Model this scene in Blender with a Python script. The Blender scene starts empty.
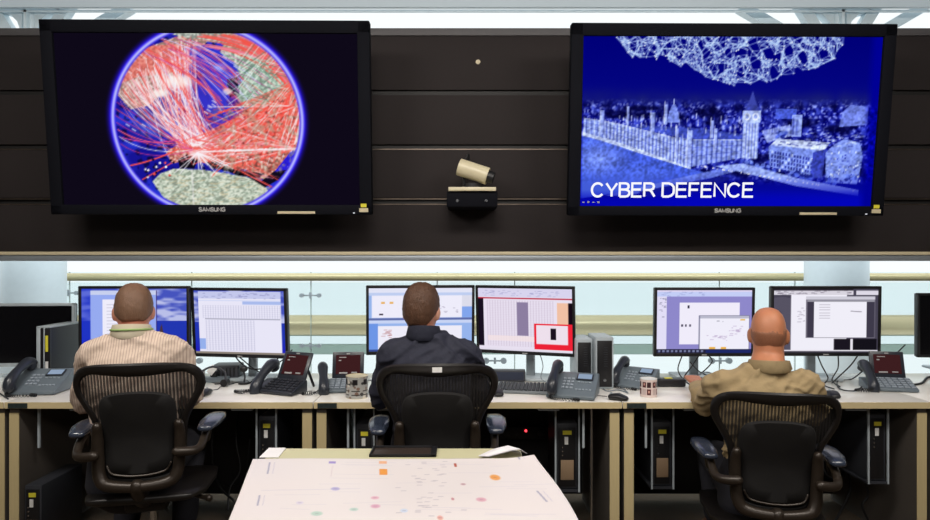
import bpy, bmesh, math, random
import numpy as np
from mathutils import Vector, Matrix, noise as mnoise
PI = math.pi
R = math.radians
sc = bpy.context.scene
COL = sc.collection

# ------------------------------------------------------------------ camera, world, lights, exposure
F, CX, CY, H = 620.0, 465.0, 260.0, 1.42
cam_d = bpy.data.cameras.new('camera'); cam = bpy.data.objects.new('camera', cam_d); COL.objects.link(cam)
cam_d.sensor_width = 36.0; cam_d.lens = F / 930.0 * 36.0; cam_d.clip_start = 0.05
cam.location = (0, 0, H); cam.rotation_euler = (R(90), 0, 0)
sc.camera = cam
sc.view_settings.view_transform = 'Standard'; sc.view_settings.look = 'None'
sc.view_settings.exposure = 0.0; sc.view_settings.gamma = 1.0; sc.view_settings.use_curve_mapping = False
w = bpy.data.worlds.new('atrium_daylight'); sc.world = w; w.use_nodes = True
w.node_tree.nodes['Background'].inputs[0].default_value = (0.93, 0.985, 1.0, 1)
w.node_tree.nodes['Background'].inputs[1].default_value = 1.05

def area(name, loc, size, sizey, power, col, tgt):
    l = bpy.data.lights.new(name, 'AREA'); l.shape = 'RECTANGLE'; l.size = size; l.size_y = sizey
    l.energy = power; l.color = col
    o = bpy.data.objects.new(name, l); COL.objects.link(o); o.location = loc
    d = Vector(tgt) - Vector(loc); o.rotation_euler = d.to_track_quat('-Z', 'Y').to_euler()
    return o
area('ceiling_lamp', (-2.1, 1.35, 3.15), 1.2, 0.5, 39, (1.0, 0.94, 0.87), (-1.9, 2.5, 0.8))
area('ceiling_lamp', (0.0, 1.35, 3.15), 1.2, 0.5, 39, (1.0, 0.94, 0.87), (0.0, 2.5, 0.8))
area('ceiling_lamp', (2.1, 1.35, 3.15), 1.2, 0.5, 39, (1.0, 0.94, 0.87), (1.9, 2.5, 0.8))
area('ceiling_lamp', (0.0, -1.2, 3.15), 2.4, 0.8, 42, (1.0, 0.95, 0.90), (0.0, 1.2, 0.7))

area('atrium_fill', (0.0, 3.97, 2.2), 9.0, 0.2, 95, (0.9, 0.97, 1.0), (0.0, 4.6, 1.3))  # unseen fill strip added behind the bulkhead to brighten columns and rails

# ------------------------------------------------------------------ helpers
def lin(v):
    v = v / 255.0
    return v / 12.92 if v <= 0.04045 else ((v + 0.055) / 1.055) ** 2.4
def rgb(r, g, b): return (lin(r), lin(g), lin(b), 1.0)

def mat(name, col, rough=0.5, metal=0.0, spec=0.5, var=0.08, scale=30.0, bump=0.0, bscale=None, coat=0.0, stretch=(1, 1, 1)):
    m = bpy.data.materials.new(name); m.use_nodes = True
    nt = m.node_tree; b = nt.nodes['Principled BSDF']; c = rgb(*col)
    b.inputs['Roughness'].default_value = rough; b.inputs['Metallic'].default_value = metal
    b.inputs['Specular IOR Level'].default_value = spec; b.inputs['Coat Weight'].default_value = coat
    tc = nt.nodes.new('ShaderNodeTexCoord'); mp = nt.nodes.new('ShaderNodeMapping'); mp.inputs['Scale'].default_value = stretch
    nt.links.new(tc.outputs['Object'], mp.inputs[0])
    n = nt.nodes.new('ShaderNodeTexNoise'); n.inputs['Scale'].default_value = scale; n.inputs['Detail'].default_value = 4
    nt.links.new(mp.outputs[0], n.inputs['Vector'])
    mx = nt.nodes.new('ShaderNodeMix'); mx.data_type = 'RGBA'
    mx.inputs[6].default_value = tuple(x * (1 - var) for x in c[:3]) + (1,)
    mx.inputs[7].default_value = tuple(min(1, x * (1 + var)) for x in c[:3]) + (1,)
    nt.links.new(n.outputs[0], mx.inputs[0]); nt.links.new(mx.outputs[2], b.inputs['Base Color'])
    if bump:
        n2 = nt.nodes.new('ShaderNodeTexNoise'); n2.inputs['Scale'].default_value = bscale or scale; n2.inputs['Detail'].default_value = 5
        nt.links.new(mp.outputs[0], n2.inputs['Vector'])
        bp = nt.nodes.new('ShaderNodeBump'); bp.inputs['Strength'].default_value = bump; bp.inputs['Distance'].default_value = 0.01
        nt.links.new(n2.outputs[0], bp.inputs['Height']); nt.links.new(bp.outputs[0], b.inputs['Normal'])
    return m

def emis(name, col, s=1.0):
    m = bpy.data.materials.new(name); m.use_nodes = True; nt = m.node_tree; nt.nodes.clear()
    e = nt.nodes.new('ShaderNodeEmission'); e.inputs[0].default_value = rgb(*col); e.inputs[1].default_value = s
    o = nt.nodes.new('ShaderNodeOutputMaterial'); nt.links.new(e.outputs[0], o.inputs[0]); return m

def glass_mat(name, tint, refl=0.06):
    m = bpy.data.materials.new(name); m.use_nodes = True; nt = m.node_tree; nt.nodes.clear()
    t = nt.nodes.new('ShaderNodeBsdfTransparent'); t.inputs[0].default_value = rgb(*tint)
    g = nt.nodes.new('ShaderNodeBsdfGlossy'); g.inputs['Roughness'].default_value = 0.03
    fr = nt.nodes.new('ShaderNodeFresnel'); fr.inputs[0].default_value = 1.35
    mx = nt.nodes.new('ShaderNodeMixShader'); o = nt.nodes.new('ShaderNodeOutputMaterial')
    nt.links.new(fr.outputs[0], mx.inputs[0]); nt.links.new(t.outputs[0], mx.inputs[1]); nt.links.new(g.outputs[0], mx.inputs[2])
    nt.links.new(mx.outputs[0], o.inputs[0]); return m

def colattr_mat(name, emissive=True, rough=0.5):
    m = bpy.data.materials.new(name); m.use_nodes = True; nt = m.node_tree; nt.nodes.clear()
    a = nt.nodes.new('ShaderNodeAttribute'); a.attribute_name = 'Col'
    o = nt.nodes.new('ShaderNodeOutputMaterial')
    if emissive:
        e = nt.nodes.new('ShaderNodeEmission'); nt.links.new(a.outputs[0], e.inputs[0]); e.inputs[1].default_value = 1.0
        nt.links.new(e.outputs[0], o.inputs[0])
    else:
        b = nt.nodes.new('ShaderNodeBsdfPrincipled'); nt.links.new(a.outputs[0], b.inputs['Base Color'])
        b.inputs['Roughness'].default_value = rough; nt.links.new(b.outputs[0], o.inputs[0])
    return m

class MB:
    """collects shapes in one bmesh"""
    def __init__(s, T=None): s.bm = bmesh.new(); s.T = T or Matrix()
    def _tx(s, vs, M=None):
        M = s.T @ (M or Matrix())
        for v in vs: v.co = M @ v.co
    def box(s, c, d, bev=0.0, rot=None, seg=2):
        r = bmesh.ops.create_cube(s.bm, size=1.0); vs = r['verts']
        for v in vs: v.co = Vector((v.co.x * d[0], v.co.y * d[1], v.co.z * d[2]))
        if bev:
            es = list({e for v in vs for e in v.link_edges})
            rr = bmesh.ops.bevel(s.bm, geom=es, offset=min(bev, min(d) * 0.49), segments=seg, affect='EDGES', profile=0.5)
            vs = list({v for f in rr['faces'] for v in f.verts} | {v for v in vs if v.is_valid})
        M = Matrix.Translation(c) @ (rot.to_4x4() if rot else Matrix())
        s._tx(vs, M); return s
    def box2(s, a, b, bev=0.0):
        a = Vector(a); b = Vector(b)
        return s.box((a + b) / 2, [abs(b[i] - a[i]) for i in range(3)], bev)
    def cyl(s, p0, p1, r0, r1=None, n=20, cap=True):
        r1 = r0 if r1 is None else r1
        p0 = Vector(p0); p1 = Vector(p1); q = (p1 - p0).to_track_quat('Z', 'Y').to_matrix()
        A = []; B = []
        for i in range(n):
            a = 2 * PI * i / n; d = q @ Vector((math.cos(a), math.sin(a), 0))
            A.append(s.bm.verts.new(s.T @ (p0 + d * r0))); B.append(s.bm.verts.new(s.T @ (p1 + d * r1)))
        for i in range(n):
            j = (i + 1) % n; s.bm.faces.new((A[i], A[j], B[j], B[i]))
        if cap: s.bm.faces.new(A[::-1]); s.bm.faces.new(B)
        return s
    def ell(s, c, r, n=20, m=12, rot=None):
        rr = bmesh.ops.create_uvsphere(s.bm, u_segments=n, v_segments=m, radius=1.0)
        for v in rr['verts']: v.co = Vector((v.co.x * r[0], v.co.y * r[1], v.co.z * r[2]))
        s._tx(rr['verts'], Matrix.Translation(c) @ (rot.to_4x4() if rot else Matrix())); return s
    def rings(s, rings, closed=True, caps=True):
        rv = [[s.bm.verts.new(s.T @ Vector(p)) for p in ring] for ring in rings]
        n = len(rv[0])
        for a, b in zip(rv[:-1], rv[1:]):
            for i in range(n if closed else n - 1):
                j = (i + 1) % n
                s.bm.faces.new((a[i], a[j], b[j], b[i]))
        if caps and closed:
            s.bm.faces.new(rv[0][::-1]); s.bm.faces.new(rv[-1])
        return s
    def loft(s, secs, n=24, e=2.0, round_caps=True):
        """secs: (center, u_vec, v_vec) ellipses"""
        L = []
        secs = [(Vector(c), Vector(u), Vector(v)) for c, u, v in secs]
        if round_caps:
            c0, u0, v0 = secs[0]; d = (secs[0][0] - secs[1][0]).normalized() * min(u0.length, v0.length)
            pre = [(c0 + d * math.sin(t), u0 * math.cos(t), v0 * math.cos(t)) for t in (1.4, 1.0, 0.5)]
            c1, u1, v1 = secs[-1]; d = (secs[-1][0] - secs[-2][0]).normalized() * min(u1.length, v1.length)
            post = [(c1 + d * math.sin(t), u1 * math.cos(t), v1 * math.cos(t)) for t in (0.5, 1.0, 1.4)]
            secs = pre + secs + post
        for c, u, v in secs:
            ring = []
            for i in range(n):
                a = 2 * PI * i / n; ca, sa = math.cos(a), math.sin(a)
                ring.append(c + u * math.copysign(abs(ca) ** (2 / e), ca) + v * math.copysign(abs(sa) ** (2 / e), sa))
            L.append(ring)
        return s.rings(L)
    def chain(s, pts, rad, n=14, sub=4, caps=True):
        """smooth tapered tube"""
        pts = [Vector(p) for p in pts]
        if not hasattr(rad, '__len__'): rad = [rad] * len(pts)
        P, Q = [], []
        if sub > 1 and len(pts) > 2:
            for i in range(len(pts) - 1):
                p0 = pts[max(i - 1, 0)]; p1 = pts[i]; p2 = pts[i + 1]; p3 = pts[min(i + 2, len(pts) - 1)]
                for k in range(sub):
                    t = k / sub
                    P.append(0.5 * ((2 * p1) + (p2 - p0) * t + (2 * p0 - 5 * p1 + 4 * p2 - p3) * t * t + (3 * p1 - p0 - 3 * p2 + p3) * t ** 3))
                    Q.append(rad[i] * (1 - t) + rad[i + 1] * t)
            P.append(pts[-1]); Q.append(rad[-1])
        else: P, Q = pts, list(rad)
        secs = []; up = None
        for i, p in enumerate(P):
            d = (P[min(i + 1, len(P) - 1)] - P[max(i - 1, 0)])
            if d.length < 1e-9: d = Vector((0, 0, 1))
            d.normalize()
            if up is None: up = d.orthogonal().normalized()
            up = (up - d * up.dot(d)); up = up.normalized() if up.length > 1e-6 else d.orthogonal().normalized()
            v = d.cross(up)
            secs.append((p, up * Q[i], v * Q[i]))
        return s.loft(secs, n=n, round_caps=caps)
    def prism(s, poly, y0, y1, M=None):
        """poly in (x,z), extruded along y"""
        M = s.T @ (M or Matrix())
        A = [s.bm.verts.new(M @ Vector((x, y0, z))) for x, z in poly]; B = [s.bm.verts.new(M @ Vector((x, y1, z))) for x, z in poly]
        n = len(poly)
        s.bm.faces.new(A); s.bm.faces.new(B[::-1])
        for i in range(n):
            j = (i + 1) % n; s.bm.faces.new((A[j], A[i], B[i], B[j]))
        return s
    def mesh(s, name, ang=40):
        bmesh.ops.recalc_face_normals(s.bm, faces=s.bm.faces[:])
        me = bpy.data.meshes.new(name); s.bm.to_mesh(me); s.bm.free()
        if ang:
            me.shade_smooth(); me.set_sharp_from_angle(angle=R(ang))
        return me
    def build(s, name, m, parent=None, ang=40):
        o = bpy.data.objects.new(name, s.mesh(name, ang)); COL.objects.link(o)
        if m: o.data.materials.append(m)
        if parent: o.parent = parent
        return o

def tag(o, label=None, cat=None, group=None, kind=None):
    if label: o['label'] = label
    if cat: o['category'] = cat
    if group: o['group'] = group
    if kind: o['kind'] = kind
    return o
def thing(name, label, cat, loc=(0, 0, 0), rz=0.0, group=None):
    o = bpy.data.objects.new(name, None); COL.objects.link(o); o.empty_display_size = 0.1
    o.location = loc; o.rotation_euler = (0, 0, rz)
    return tag(o, label, cat, group)
def dup(root, loc, rz, label=None, parent=None):
    r = root.copy(); COL.objects.link(r)
    if parent is None:
        r.location = loc; r.rotation_euler = (0, 0, rz)
        if label: r['label'] = label
    else: r.parent = parent
    for ch in [o for o in COL.objects if o.parent == root]: dup(ch, None, None, None, r)
    return r
def struct(name, mb, m, ang=40): return tag(mb.build(name, m, None, ang), kind='structure')
def at(px, py, Y): return Vector(((px - CX) * Y / F, Y, H - (py - CY) * Y / F))
DZ = 0.74
def desk(px, py):
    Y = (H - DZ) * F / (py - CY); return Vector(((px - CX) * Y / F, Y, DZ))

# ------------------------------------------------------------------ raster painter for displays and prints
class Cv:
    def __init__(s, W, Hh, bg=(255, 255, 255), ss=2, win=(0, 0, 1, 1)):
        s.W, s.H, s.ss = W * ss, Hh * ss, ss
        s.a = np.empty((s.H, s.W, 3)); s.a[:] = np.array(bg) / 255.0; s.win = win
        s.X, s.Y = np.meshgrid(np.arange(s.W) + .5, np.arange(s.H) + .5)
    def p(s, x, y):
        x0, y0, x1, y1 = s.win; return (x - x0) / (x1 - x0) * s.W, (y - y0) / (y1 - y0) * s.H
    def rect(s, x0, y0, x1, y1, c, al=1.0):
        a, b = s.p(x0, y0); d, e = s.p(x1, y1)
        i0, i1 = max(0, int(round(b))), max(0, int(round(e))); j0, j1 = max(0, int(round(a))), max(0, int(round(d)))
        if i1 == i0: i1 += 1
        if j1 == j0: j1 += 1
        s.a[i0:i1, j0:j1] = s.a[i0:i1, j0:j1] * (1 - al) + np.array(c) / 255.0 * al
    def blend(s, m, c, al=1.0):
        m = (m * al)[..., None]; s.a = s.a * (1 - m) + np.array(c) / 255.0 * m
    def poly(s, pts, c, al=1.0):
        P = [s.p(*q) for q in pts]; xs = [q[0] for q in P]; ys = [q[1] for q in P]
        j0, j1 = max(0, int(min(xs))), min(s.W, int(max(xs)) + 2); i0, i1 = max(0, int(min(ys))), min(s.H, int(max(ys)) + 2)
        if j1 <= j0 or i1 <= i0: return
        X = s.X[i0:i1, j0:j1]; Y = s.Y[i0:i1, j0:j1]; ins = np.zeros(X.shape, bool)
        for k in range(len(P)):
            x0, y0 = P[k - 1]; x1, y1 = P[k]
            if y0 == y1: continue
            ins ^= ((Y < y0) != (Y < y1)) & (X < (x1 - x0) * (Y - y0) / (y1 - y0) + x0)
        sub = s.a[i0:i1, j0:j1]; sub[ins] = sub[ins] * (1 - al) + np.array(c) / 255.0 * al
    def line(s, x0, y0, x1, y1, wd, c, al=1.0):
        x0, y0 = s.p(x0, y0); x1, y1 = s.p(x1, y1); hw = wd * s.ss / 2
        j0, j1 = max(0, int(min(x0, x1) - hw - 2)), min(s.W, int(max(x0, x1) + hw + 2)); i0, i1 = max(0, int(min(y0, y1) - hw - 2)), min(s.H, int(max(y0, y1) + hw + 2))
        if j1 <= j0 or i1 <= i0: return
        X = s.X[i0:i1, j0:j1]; Y = s.Y[i0:i1, j0:j1]
        dx, dy = x1 - x0, y1 - y0; L = dx * dx + dy * dy + 1e-9
        t = np.clip(((X - x0) * dx + (Y - y0) * dy) / L, 0, 1)
        d = np.hypot(X - x0 - t * dx, Y - y0 - t * dy)
        m = (np.clip(hw - d + .5, 0, 1) * al)[..., None]
        s.a[i0:i1, j0:j1] = s.a[i0:i1, j0:j1] * (1 - m) + np.array(c) / 255.0 * m
    def curve(s, p0, pm, p1, wd, c, al=1.0, n=9):
        q = [((1 - t) ** 2 * p0[0] + 2 * t * (1 - t) * pm[0] + t * t * p1[0], (1 - t) ** 2 * p0[1] + 2 * t * (1 - t) * pm[1] + t * t * p1[1]) for t in [k / n for k in range(n + 1)]]
        for a, b in zip(q[:-1], q[1:]): s.line(*a, *b, wd, c, al)
    def ell(s, cx, cy, rx, ry, c, al=1.0, soft=0.0):
        a, b = s.p(cx, cy); d, e = s.p(cx + rx, cy + ry); rx, ry = d - a, e - b
        q = np.hypot((s.X - a) / rx, (s.Y - b) / ry)
        m = np.clip((1 - q) / soft, 0, 1) if soft else (q < 1).astype(float)
        s.blend(m, c, al)
    def vnoise(s, seed, n, ax=1.0):
        r = np.random.RandomState(seed); g = r.rand(n + 2, int(n * ax * s.W / s.H) + 3)
        y = np.linspace(0, n, s.H); x = np.linspace(0, int(n * ax * s.W / s.H), s.W)
        yi = y.astype(int); xi = x.astype(int); fy = (y - yi)[:, None]; fx = (x - xi)[None]
        return (g[yi][:, xi] * (1 - fy) * (1 - fx) + g[yi + 1][:, xi] * fy * (1 - fx) + g[yi][:, xi + 1] * (1 - fy) * fx + g[yi + 1][:, xi + 1] * fy * fx)
    def out(s):
        k = s.ss; a = s.a.reshape(s.H // k, k, s.W // k, k, 3).mean((1, 3)); a = np.clip(a, 0, 1)
        return np.where(a <= 0.04045, a / 12.92, ((a + 0.055) / 1.055) ** 2.4)

def raster_obj(name, img, fn, m, parent):
    """img rows top-down; fn(u, v) -> xyz arrays; v measured downwards"""
    Hh, W = img.shape[:2]
    u, v = np.meshgrid(np.linspace(0, 1, W), np.linspace(0, 1, Hh))
    co = np.stack(fn(u, v), -1).reshape(-1, 3)
    idx = np.arange(W * Hh).reshape(Hh, W)
    f = np.stack([idx[1:, :-1], idx[1:, 1:], idx[:-1, 1:], idx[:-1, :-1]], -1).reshape(-1, 4)
    me = bpy.data.meshes.new(name)
    me.vertices.add(len(co)); me.vertices.foreach_set('co', co.ravel().astype('f'))
    me.loops.add(f.size); me.loops.foreach_set('vertex_index', f.ravel().astype('i'))
    me.polygons.add(len(f)); me.polygons.foreach_set('loop_start', np.arange(0, f.size, 4, dtype='i'))
    me.update(calc_edges=True)
    a = me.color_attributes.new('Col', 'FLOAT_COLOR', 'POINT')
    a.data.foreach_set('color', np.concatenate([img.reshape(-1, 3), np.ones((W * Hh, 1))], 1).ravel().astype('f'))
    o = bpy.data.objects.new(name, me); COL.objects.link(o); me.materials.append(m); o.parent = parent
    return o

# ------------------------------------------------------------------ materials
M = {}
M['panel'] = mat('charcoal_brown_fabric', (35, 28, 28), 0.85, var=.18, scale=60, bump=.15, bscale=400)
M['slot'] = mat('dark_slot', (16, 14, 14), 0.6)
M['slotmetal'] = mat('slot_metal', (110, 98, 88), 0.35, metal=.8, scale=14, var=.6, stretch=(1, 1, 1))
M['cap'] = mat('dull_grey_capping', (84, 82, 84), 0.6)
M['lip'] = mat('beige_trim', (205, 192, 160), 0.5)
M['alu'] = mat('satin_aluminium', (165, 172, 178), 0.4, metal=.5)
M['tv'] = mat('satin_black_plastic', (17, 18, 24), 0.75, spec=.08)
M['tvscreen'] = mat('dark_screen', (14, 12, 22), 0.4, spec=.2)
M['steel'] = mat('pale_blue_painted_steel', (226, 240, 246), 0.45, var=.04)
M['beam'] = mat('blue_grey_beam', (196, 206, 212), 0.6, var=.03, scale=3)
M['rail'] = mat('champagne_rail', (208, 196, 152), 0.4, metal=.25, var=.03)
M['rail2'] = mat('champagne_tube', (216, 200, 160), 0.35, metal=.3, var=.04, scale=3)
M['frost'] = mat('grey_green_edge', (176, 196, 188), 0.5)
M['glass'] = glass_mat('clear_glass', (249, 253, 253))
M['glass2'] = glass_mat('tinted_glass', (247, 251, 252))
M['carpet'] = mat('brown_carpet', (92, 78, 62), 0.95, var=.3, scale=120, bump=.5, bscale=500)
M['wall'] = mat('dark_wall_paint', (70, 66, 64), 0.8)
M['ceil'] = mat('ceiling_paint', (190, 190, 186), 0.9)
M['desktop'] = mat('pale_laminate', (244, 241, 234), 0.2, spec=.5, var=.03, scale=6, stretch=(1, 8, 8))
M['deskedge'] = mat('maple_edge', (214, 196, 152), 0.45, var=.07, scale=10, stretch=(1, 12, 12))
M['deskleg'] = mat('maple_leg_edge', (206, 188, 142), 0.5, var=.06, scale=10, stretch=(12, 12, 1))
M['legside'] = mat('shaded_laminate_side', (92, 86, 80), 0.6)  # leg laminate greyed, under-desk shade is put into its colour
M['modesty'] = mat('dark_modesty', (36, 34, 34), 0.8)
M['black'] = mat('black_plastic', (24, 24, 27), 0.42, var=.1)
M['blackg'] = mat('black_gloss', (14, 14, 17), 0.15)
M['dark'] = mat('charcoal_plastic', (52, 54, 60), 0.45, var=.08)
M['phone'] = mat('slate_grey_plastic', (104, 115, 123), 0.4, var=.06)
M['phonedk'] = mat('dark_slate_plastic', (46, 50, 58), 0.3, var=.08)
M['key'] = mat('pale_key', (150, 160, 170), 0.5)
M['keydk'] = mat('dark_key', (40, 42, 48), 0.5)
M['kbd'] = mat('keyboard_charcoal', (54, 58, 64), 0.5)
M['kbdbase'] = mat('keyboard_base', (128, 134, 138), 0.5)
M['lcd'] = emis('lcd_pale', (158, 178, 205), 0.8)
M['lcdred'] = emis('lcd_maroon', (68, 34, 36), 0.8)
M['white'] = mat('white_plastic', (228, 228, 226), 0.5)
M['silver'] = mat('silver_plastic', (172, 182, 188), 0.4)
M['chrome'] = mat('chrome', (205, 210, 215), 0.15, metal=1.0)
M['yellow'] = mat('yellow_label', (225, 215, 60), 0.6)
M['ledred'] = emis('red_led', (255, 60, 70), 3.0)
M['ledwht'] = emis('white_led', (230, 230, 240), 1.0)
M['frame'] = mat('chair_frame', (25, 22, 21), 0.4, var=.08)
M['yoke'] = mat('chair_yoke_bronze', (52, 44, 37), 0.35, metal=.3, var=.08)
M['armpad'] = mat('armpad_vinyl', (52, 60, 76), 0.22, spec=.9)  # blue sheen of the atrium daylight is mixed into the base colour
M['pad'] = mat('lumbar_foam', (15, 13, 13), 0.8)
M['beigebox'] = mat('beige_panel', (150, 126, 100), 0.5)
M['table'] = mat('cream_tabletop', (206, 202, 164), 0.45, var=.03)
M['cable'] = mat('black_cable', (20, 21, 24), 0.5)
M['cablegr'] = mat('grey_cable', (120, 130, 138), 0.5)
M['camcream'] = mat('cream_camera_shell', (214, 204, 172), 0.35)
M['plate'] = mat('dark_label_plate', (36, 48, 48), 0.6, scale=90, var=.9)
M['screen'] = colattr_mat('lit_display', True)
M['print'] = colattr_mat('printed_paper', False, 0.35)

def pellicle():
    m = bpy.data.materials.new('woven_pellicle'); m.use_nodes = True; nt = m.node_tree; nt.nodes.clear()
    tc = nt.nodes.new('ShaderNodeTexCoord'); sp = nt.nodes.new('ShaderNodeSeparateXYZ'); nt.links.new(tc.outputs['Object'], sp.inputs[0])
    mu = nt.nodes.new('ShaderNodeMath'); mu.operation = 'MULTIPLY'; mu.inputs[1].default_value = 2 * PI / 0.0125; nt.links.new(sp.outputs[0], mu.inputs[0])
    si = nt.nodes.new('ShaderNodeMath'); si.operation = 'SINE'; nt.links.new(mu.outputs[0], si.inputs[0])
    gt = nt.nodes.new('ShaderNodeMapRange'); gt.inputs[1].default_value = -0.2; gt.inputs[2].default_value = 0.8
    gt.inputs[3].default_value = 0.06; gt.inputs[4].default_value = 0.36; nt.links.new(si.outputs[0], gt.inputs[0])
    t = nt.nodes.new('ShaderNodeBsdfTransparent'); b = nt.nodes.new('ShaderNodeBsdfPrincipled'); b.inputs['Base Color'].default_value = rgb(30, 27, 26); b.inputs['Roughness'].default_value = .7
    mx = nt.nodes.new('ShaderNodeMixShader'); o = nt.nodes.new('ShaderNodeOutputMaterial')
    nt.links.new(gt.outputs[0], mx.inputs[0]); nt.links.new(b.outputs[0], mx.inputs[1]); nt.links.new(t.outputs[0], mx.inputs[2]); nt.links.new(mx.outputs[0], o.inputs[0])
    return m
M['pellicle'] = pellicle()

# ------------------------------------------------------------------ room shell
struct('floor', MB().box2((-5.2, -3.2, -.1), (5.2, 5.2, 0)), M['carpet'])
struct('ceiling', MB().box2((-5.2, -3.2, 3.3), (5.2, 3.95, 3.4)), M['ceil'])
struct('wall_left', MB().box2((-5.2, -3.2, 0), (-5.1, 3.93, 3.3)), M['wall'])
struct('wall_right', MB().box2((5.1, -3.2, 0), (5.2, 3.93, 3.3)), M['wall'])
struct('wall_back', MB().box2((-5.1, -3.2, 0), (5.1, -3.1, 3.3)), M['wall'])

# bulkhead (hung panel wall that carries the big screens)
YB = 3.75
def zb(py, Y=YB): return H - (py - CY) * Y / F
b = MB()
rows = [(36, 90), (95, 144.5), (150, 198), (205, 252)]
for a_, c_ in rows:
    b.box2((-5.09, YB, zb(c_)), (5.09, YB + .03, zb(a_)), .004)
b.box2((-5.09, YB + .03, zb(252)), (5.09, YB + .16, zb(34)))
struct('wall_front', b, M['panel'])
b = MB()
for a_, c_ in ((90, 95), (144.5, 150), (198, 205)):
    b.box2((-5.09, YB + .018, zb(c_) + .001), (5.09, YB + .03, zb(a_) - .001))
struct('trim_1', b, M['slot'])
b = MB()
for y_ in (149.3, 204.3, 199.0):
    b.box2((-5.09, YB - .002, zb(y_) - .003), (5.09, YB + .006, zb(y_) + .003))
struct('trim_2', b, M['slotmetal'])
struct('trim_3', MB().box2((-5.09, YB - .01, zb(36)), (5.09, YB + .17, zb(28.5)), .004), M['cap'])
struct('trim_4', MB().box2((-5.09, YB - .02, zb(255)), (5.09, YB + .17, zb(251.7)), .003), M['lip'])
struct('trim_5', MB().box2((-5.09, YB - .012, zb(261)), (5.09, YB + .17, zb(255.2)), .004), M['alu'])

# roof edge beam beyond the bulkhead
struct('trim_6', MB().box2((-5.6, 4.40, 3.215), (5.6, 4.43, 3.80)), M['beam'])
struct('trim_7', MB().box2((-5.6, 4.46, 3.205), (5.6, 4.475, 3.222)), M['steel'])

# tree columns
def column(px, label):
    YC = 4.55; x = (px - CX) * YC / F
    t = thing('branching_column', label, 'column', (x, YC, 0))
    MB().cyl((0, 0, 0), (0, 0, 2.74), .208, n=40).cyl((0, 0, 2.74), (0, 0, 2.94), .208, .08, 40).build('column_shaft', M['steel'], t)
    MB().cyl((0, 0, 2.90), (0, 0, 3.30), .055, n=24).box((0, -.06, 3.08), (.02, .06, .34)).build('column_head', M['steel'], t)
    for top, zr, yo in ((-.29, 2.88, -.02), (.29, 2.88, -.02), (-.68, 2.92, .06), (.68, 2.92, .06)):
        sx = 1 if top > 0 else -1
        d = MB(); a0 = Vector((sx * .03, yo, zr)); a1 = Vector((top, yo, 3.30))
        u = (a1 - a0).normalized(); n_ = Vector((u.z, 0, -u.x)) * .038; w_ = Vector((0, .035, 0))
        ring = lambda c: [c + n_ + w_, c - n_ + w_, c - n_ - w_, c + n_ - w_]
        br = d.rings([ring(a0), ring(a1)]).build('branch', M['steel'], t)
        if abs(top) < .3:
            MB().prism([(sx * .04, 3.27), (sx * .25, 3.27), (sx * .21, 3.22), (sx * .13, 3.20), (sx * .08, 3.15), (sx * .05, 3.06)], -.055, .015).build('gusset', M['steel'], br)
    return t
column(33.5, 'pale blue steel branching column at the left end behind the black monitor')
column(836, 'pale blue steel branching column behind the monitor of the man in khaki')

# glass balustrade right behind the desks
def balustrade(name, label, Y, ztop, zrail, rr, joints, fit, railm, gm, z0=0.02):
    t = thing(name, label, 'railing', (0, Y, 0))
    xs = [-5.05] + [(p - CX) * Y / F for p in joints] + [5.05]
    for a_, c_ in zip(xs[:-1], xs[1:]):
        MB().box2((a_ + .004, .03, z0), (c_ - .004, .042, ztop)).build('glass_panel', gm, t, None)
    cuts = [-5.05, 5.05]
    MB().cyl((-5.05, 0, zrail), (5.05, 0, zrail), rr, n=20).build('handrail', railm, t)
    for (px, py, one) in fit:
        c = at(px, py, Y); g = MB()
        for s_ in (-1, 1):
            if one and s_ != one: continue
            g.cyl((c.x + s_ * .07, .0, c.z), (c.x + s_ * .07, .03, c.z), .024 if py > 355 else .017, n=18)
        g.box((c.x, .012, c.z), (.15, .012, .012)).box((c.x, .015, c.z), (.018, .014, .05))
        g.build('glass_clamp', M['silver'], t)
    for x in xs[1:-1]:
        MB().box((x, .036, (z0 + ztop) / 2), (.007, .014, ztop - z0)).build('joint_strip', M['frost'], t)
    return t
balustrade('glass_balustrade', 'clear glass balustrade with slim champagne handrail right behind the monitors', 4.98, zb(272, 4.98), zb(277, 4.98), .031,
           [67, 190, 310, 437, 515, 721, 797], [(190, 361, 0), (495, 361, 0), (721, 361, 0), (310, 295.5, 0), (310, 346, 0), (67, 293, 0), (67, 346, 0)], M['rail'], M['glass'])
t = thing('footbridge_railing', 'thick champagne tube railing with tinted glass across the atrium', 'railing', (0, 6.0, 0))
MB().cyl((-9, 0, zb(325, 6)), (9, 0, zb(325, 6)), .097, n=28).build('tube', M['rail2'], t)
MB().box2((-9, .12, zb(352, 6)), (9, .14, zb(283, 6))).build('glass_panel', M['glass2'], t)
MB().box2((-9, .1, zb(356, 6)), (9, .16, zb(346, 6))).build('ledge', M['frost'], t)
MB().box2((-9, .1, zb(337.2, 6)), (9, .12, zb(335.8, 6))).build('wire', M['frost'], t)

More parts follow.
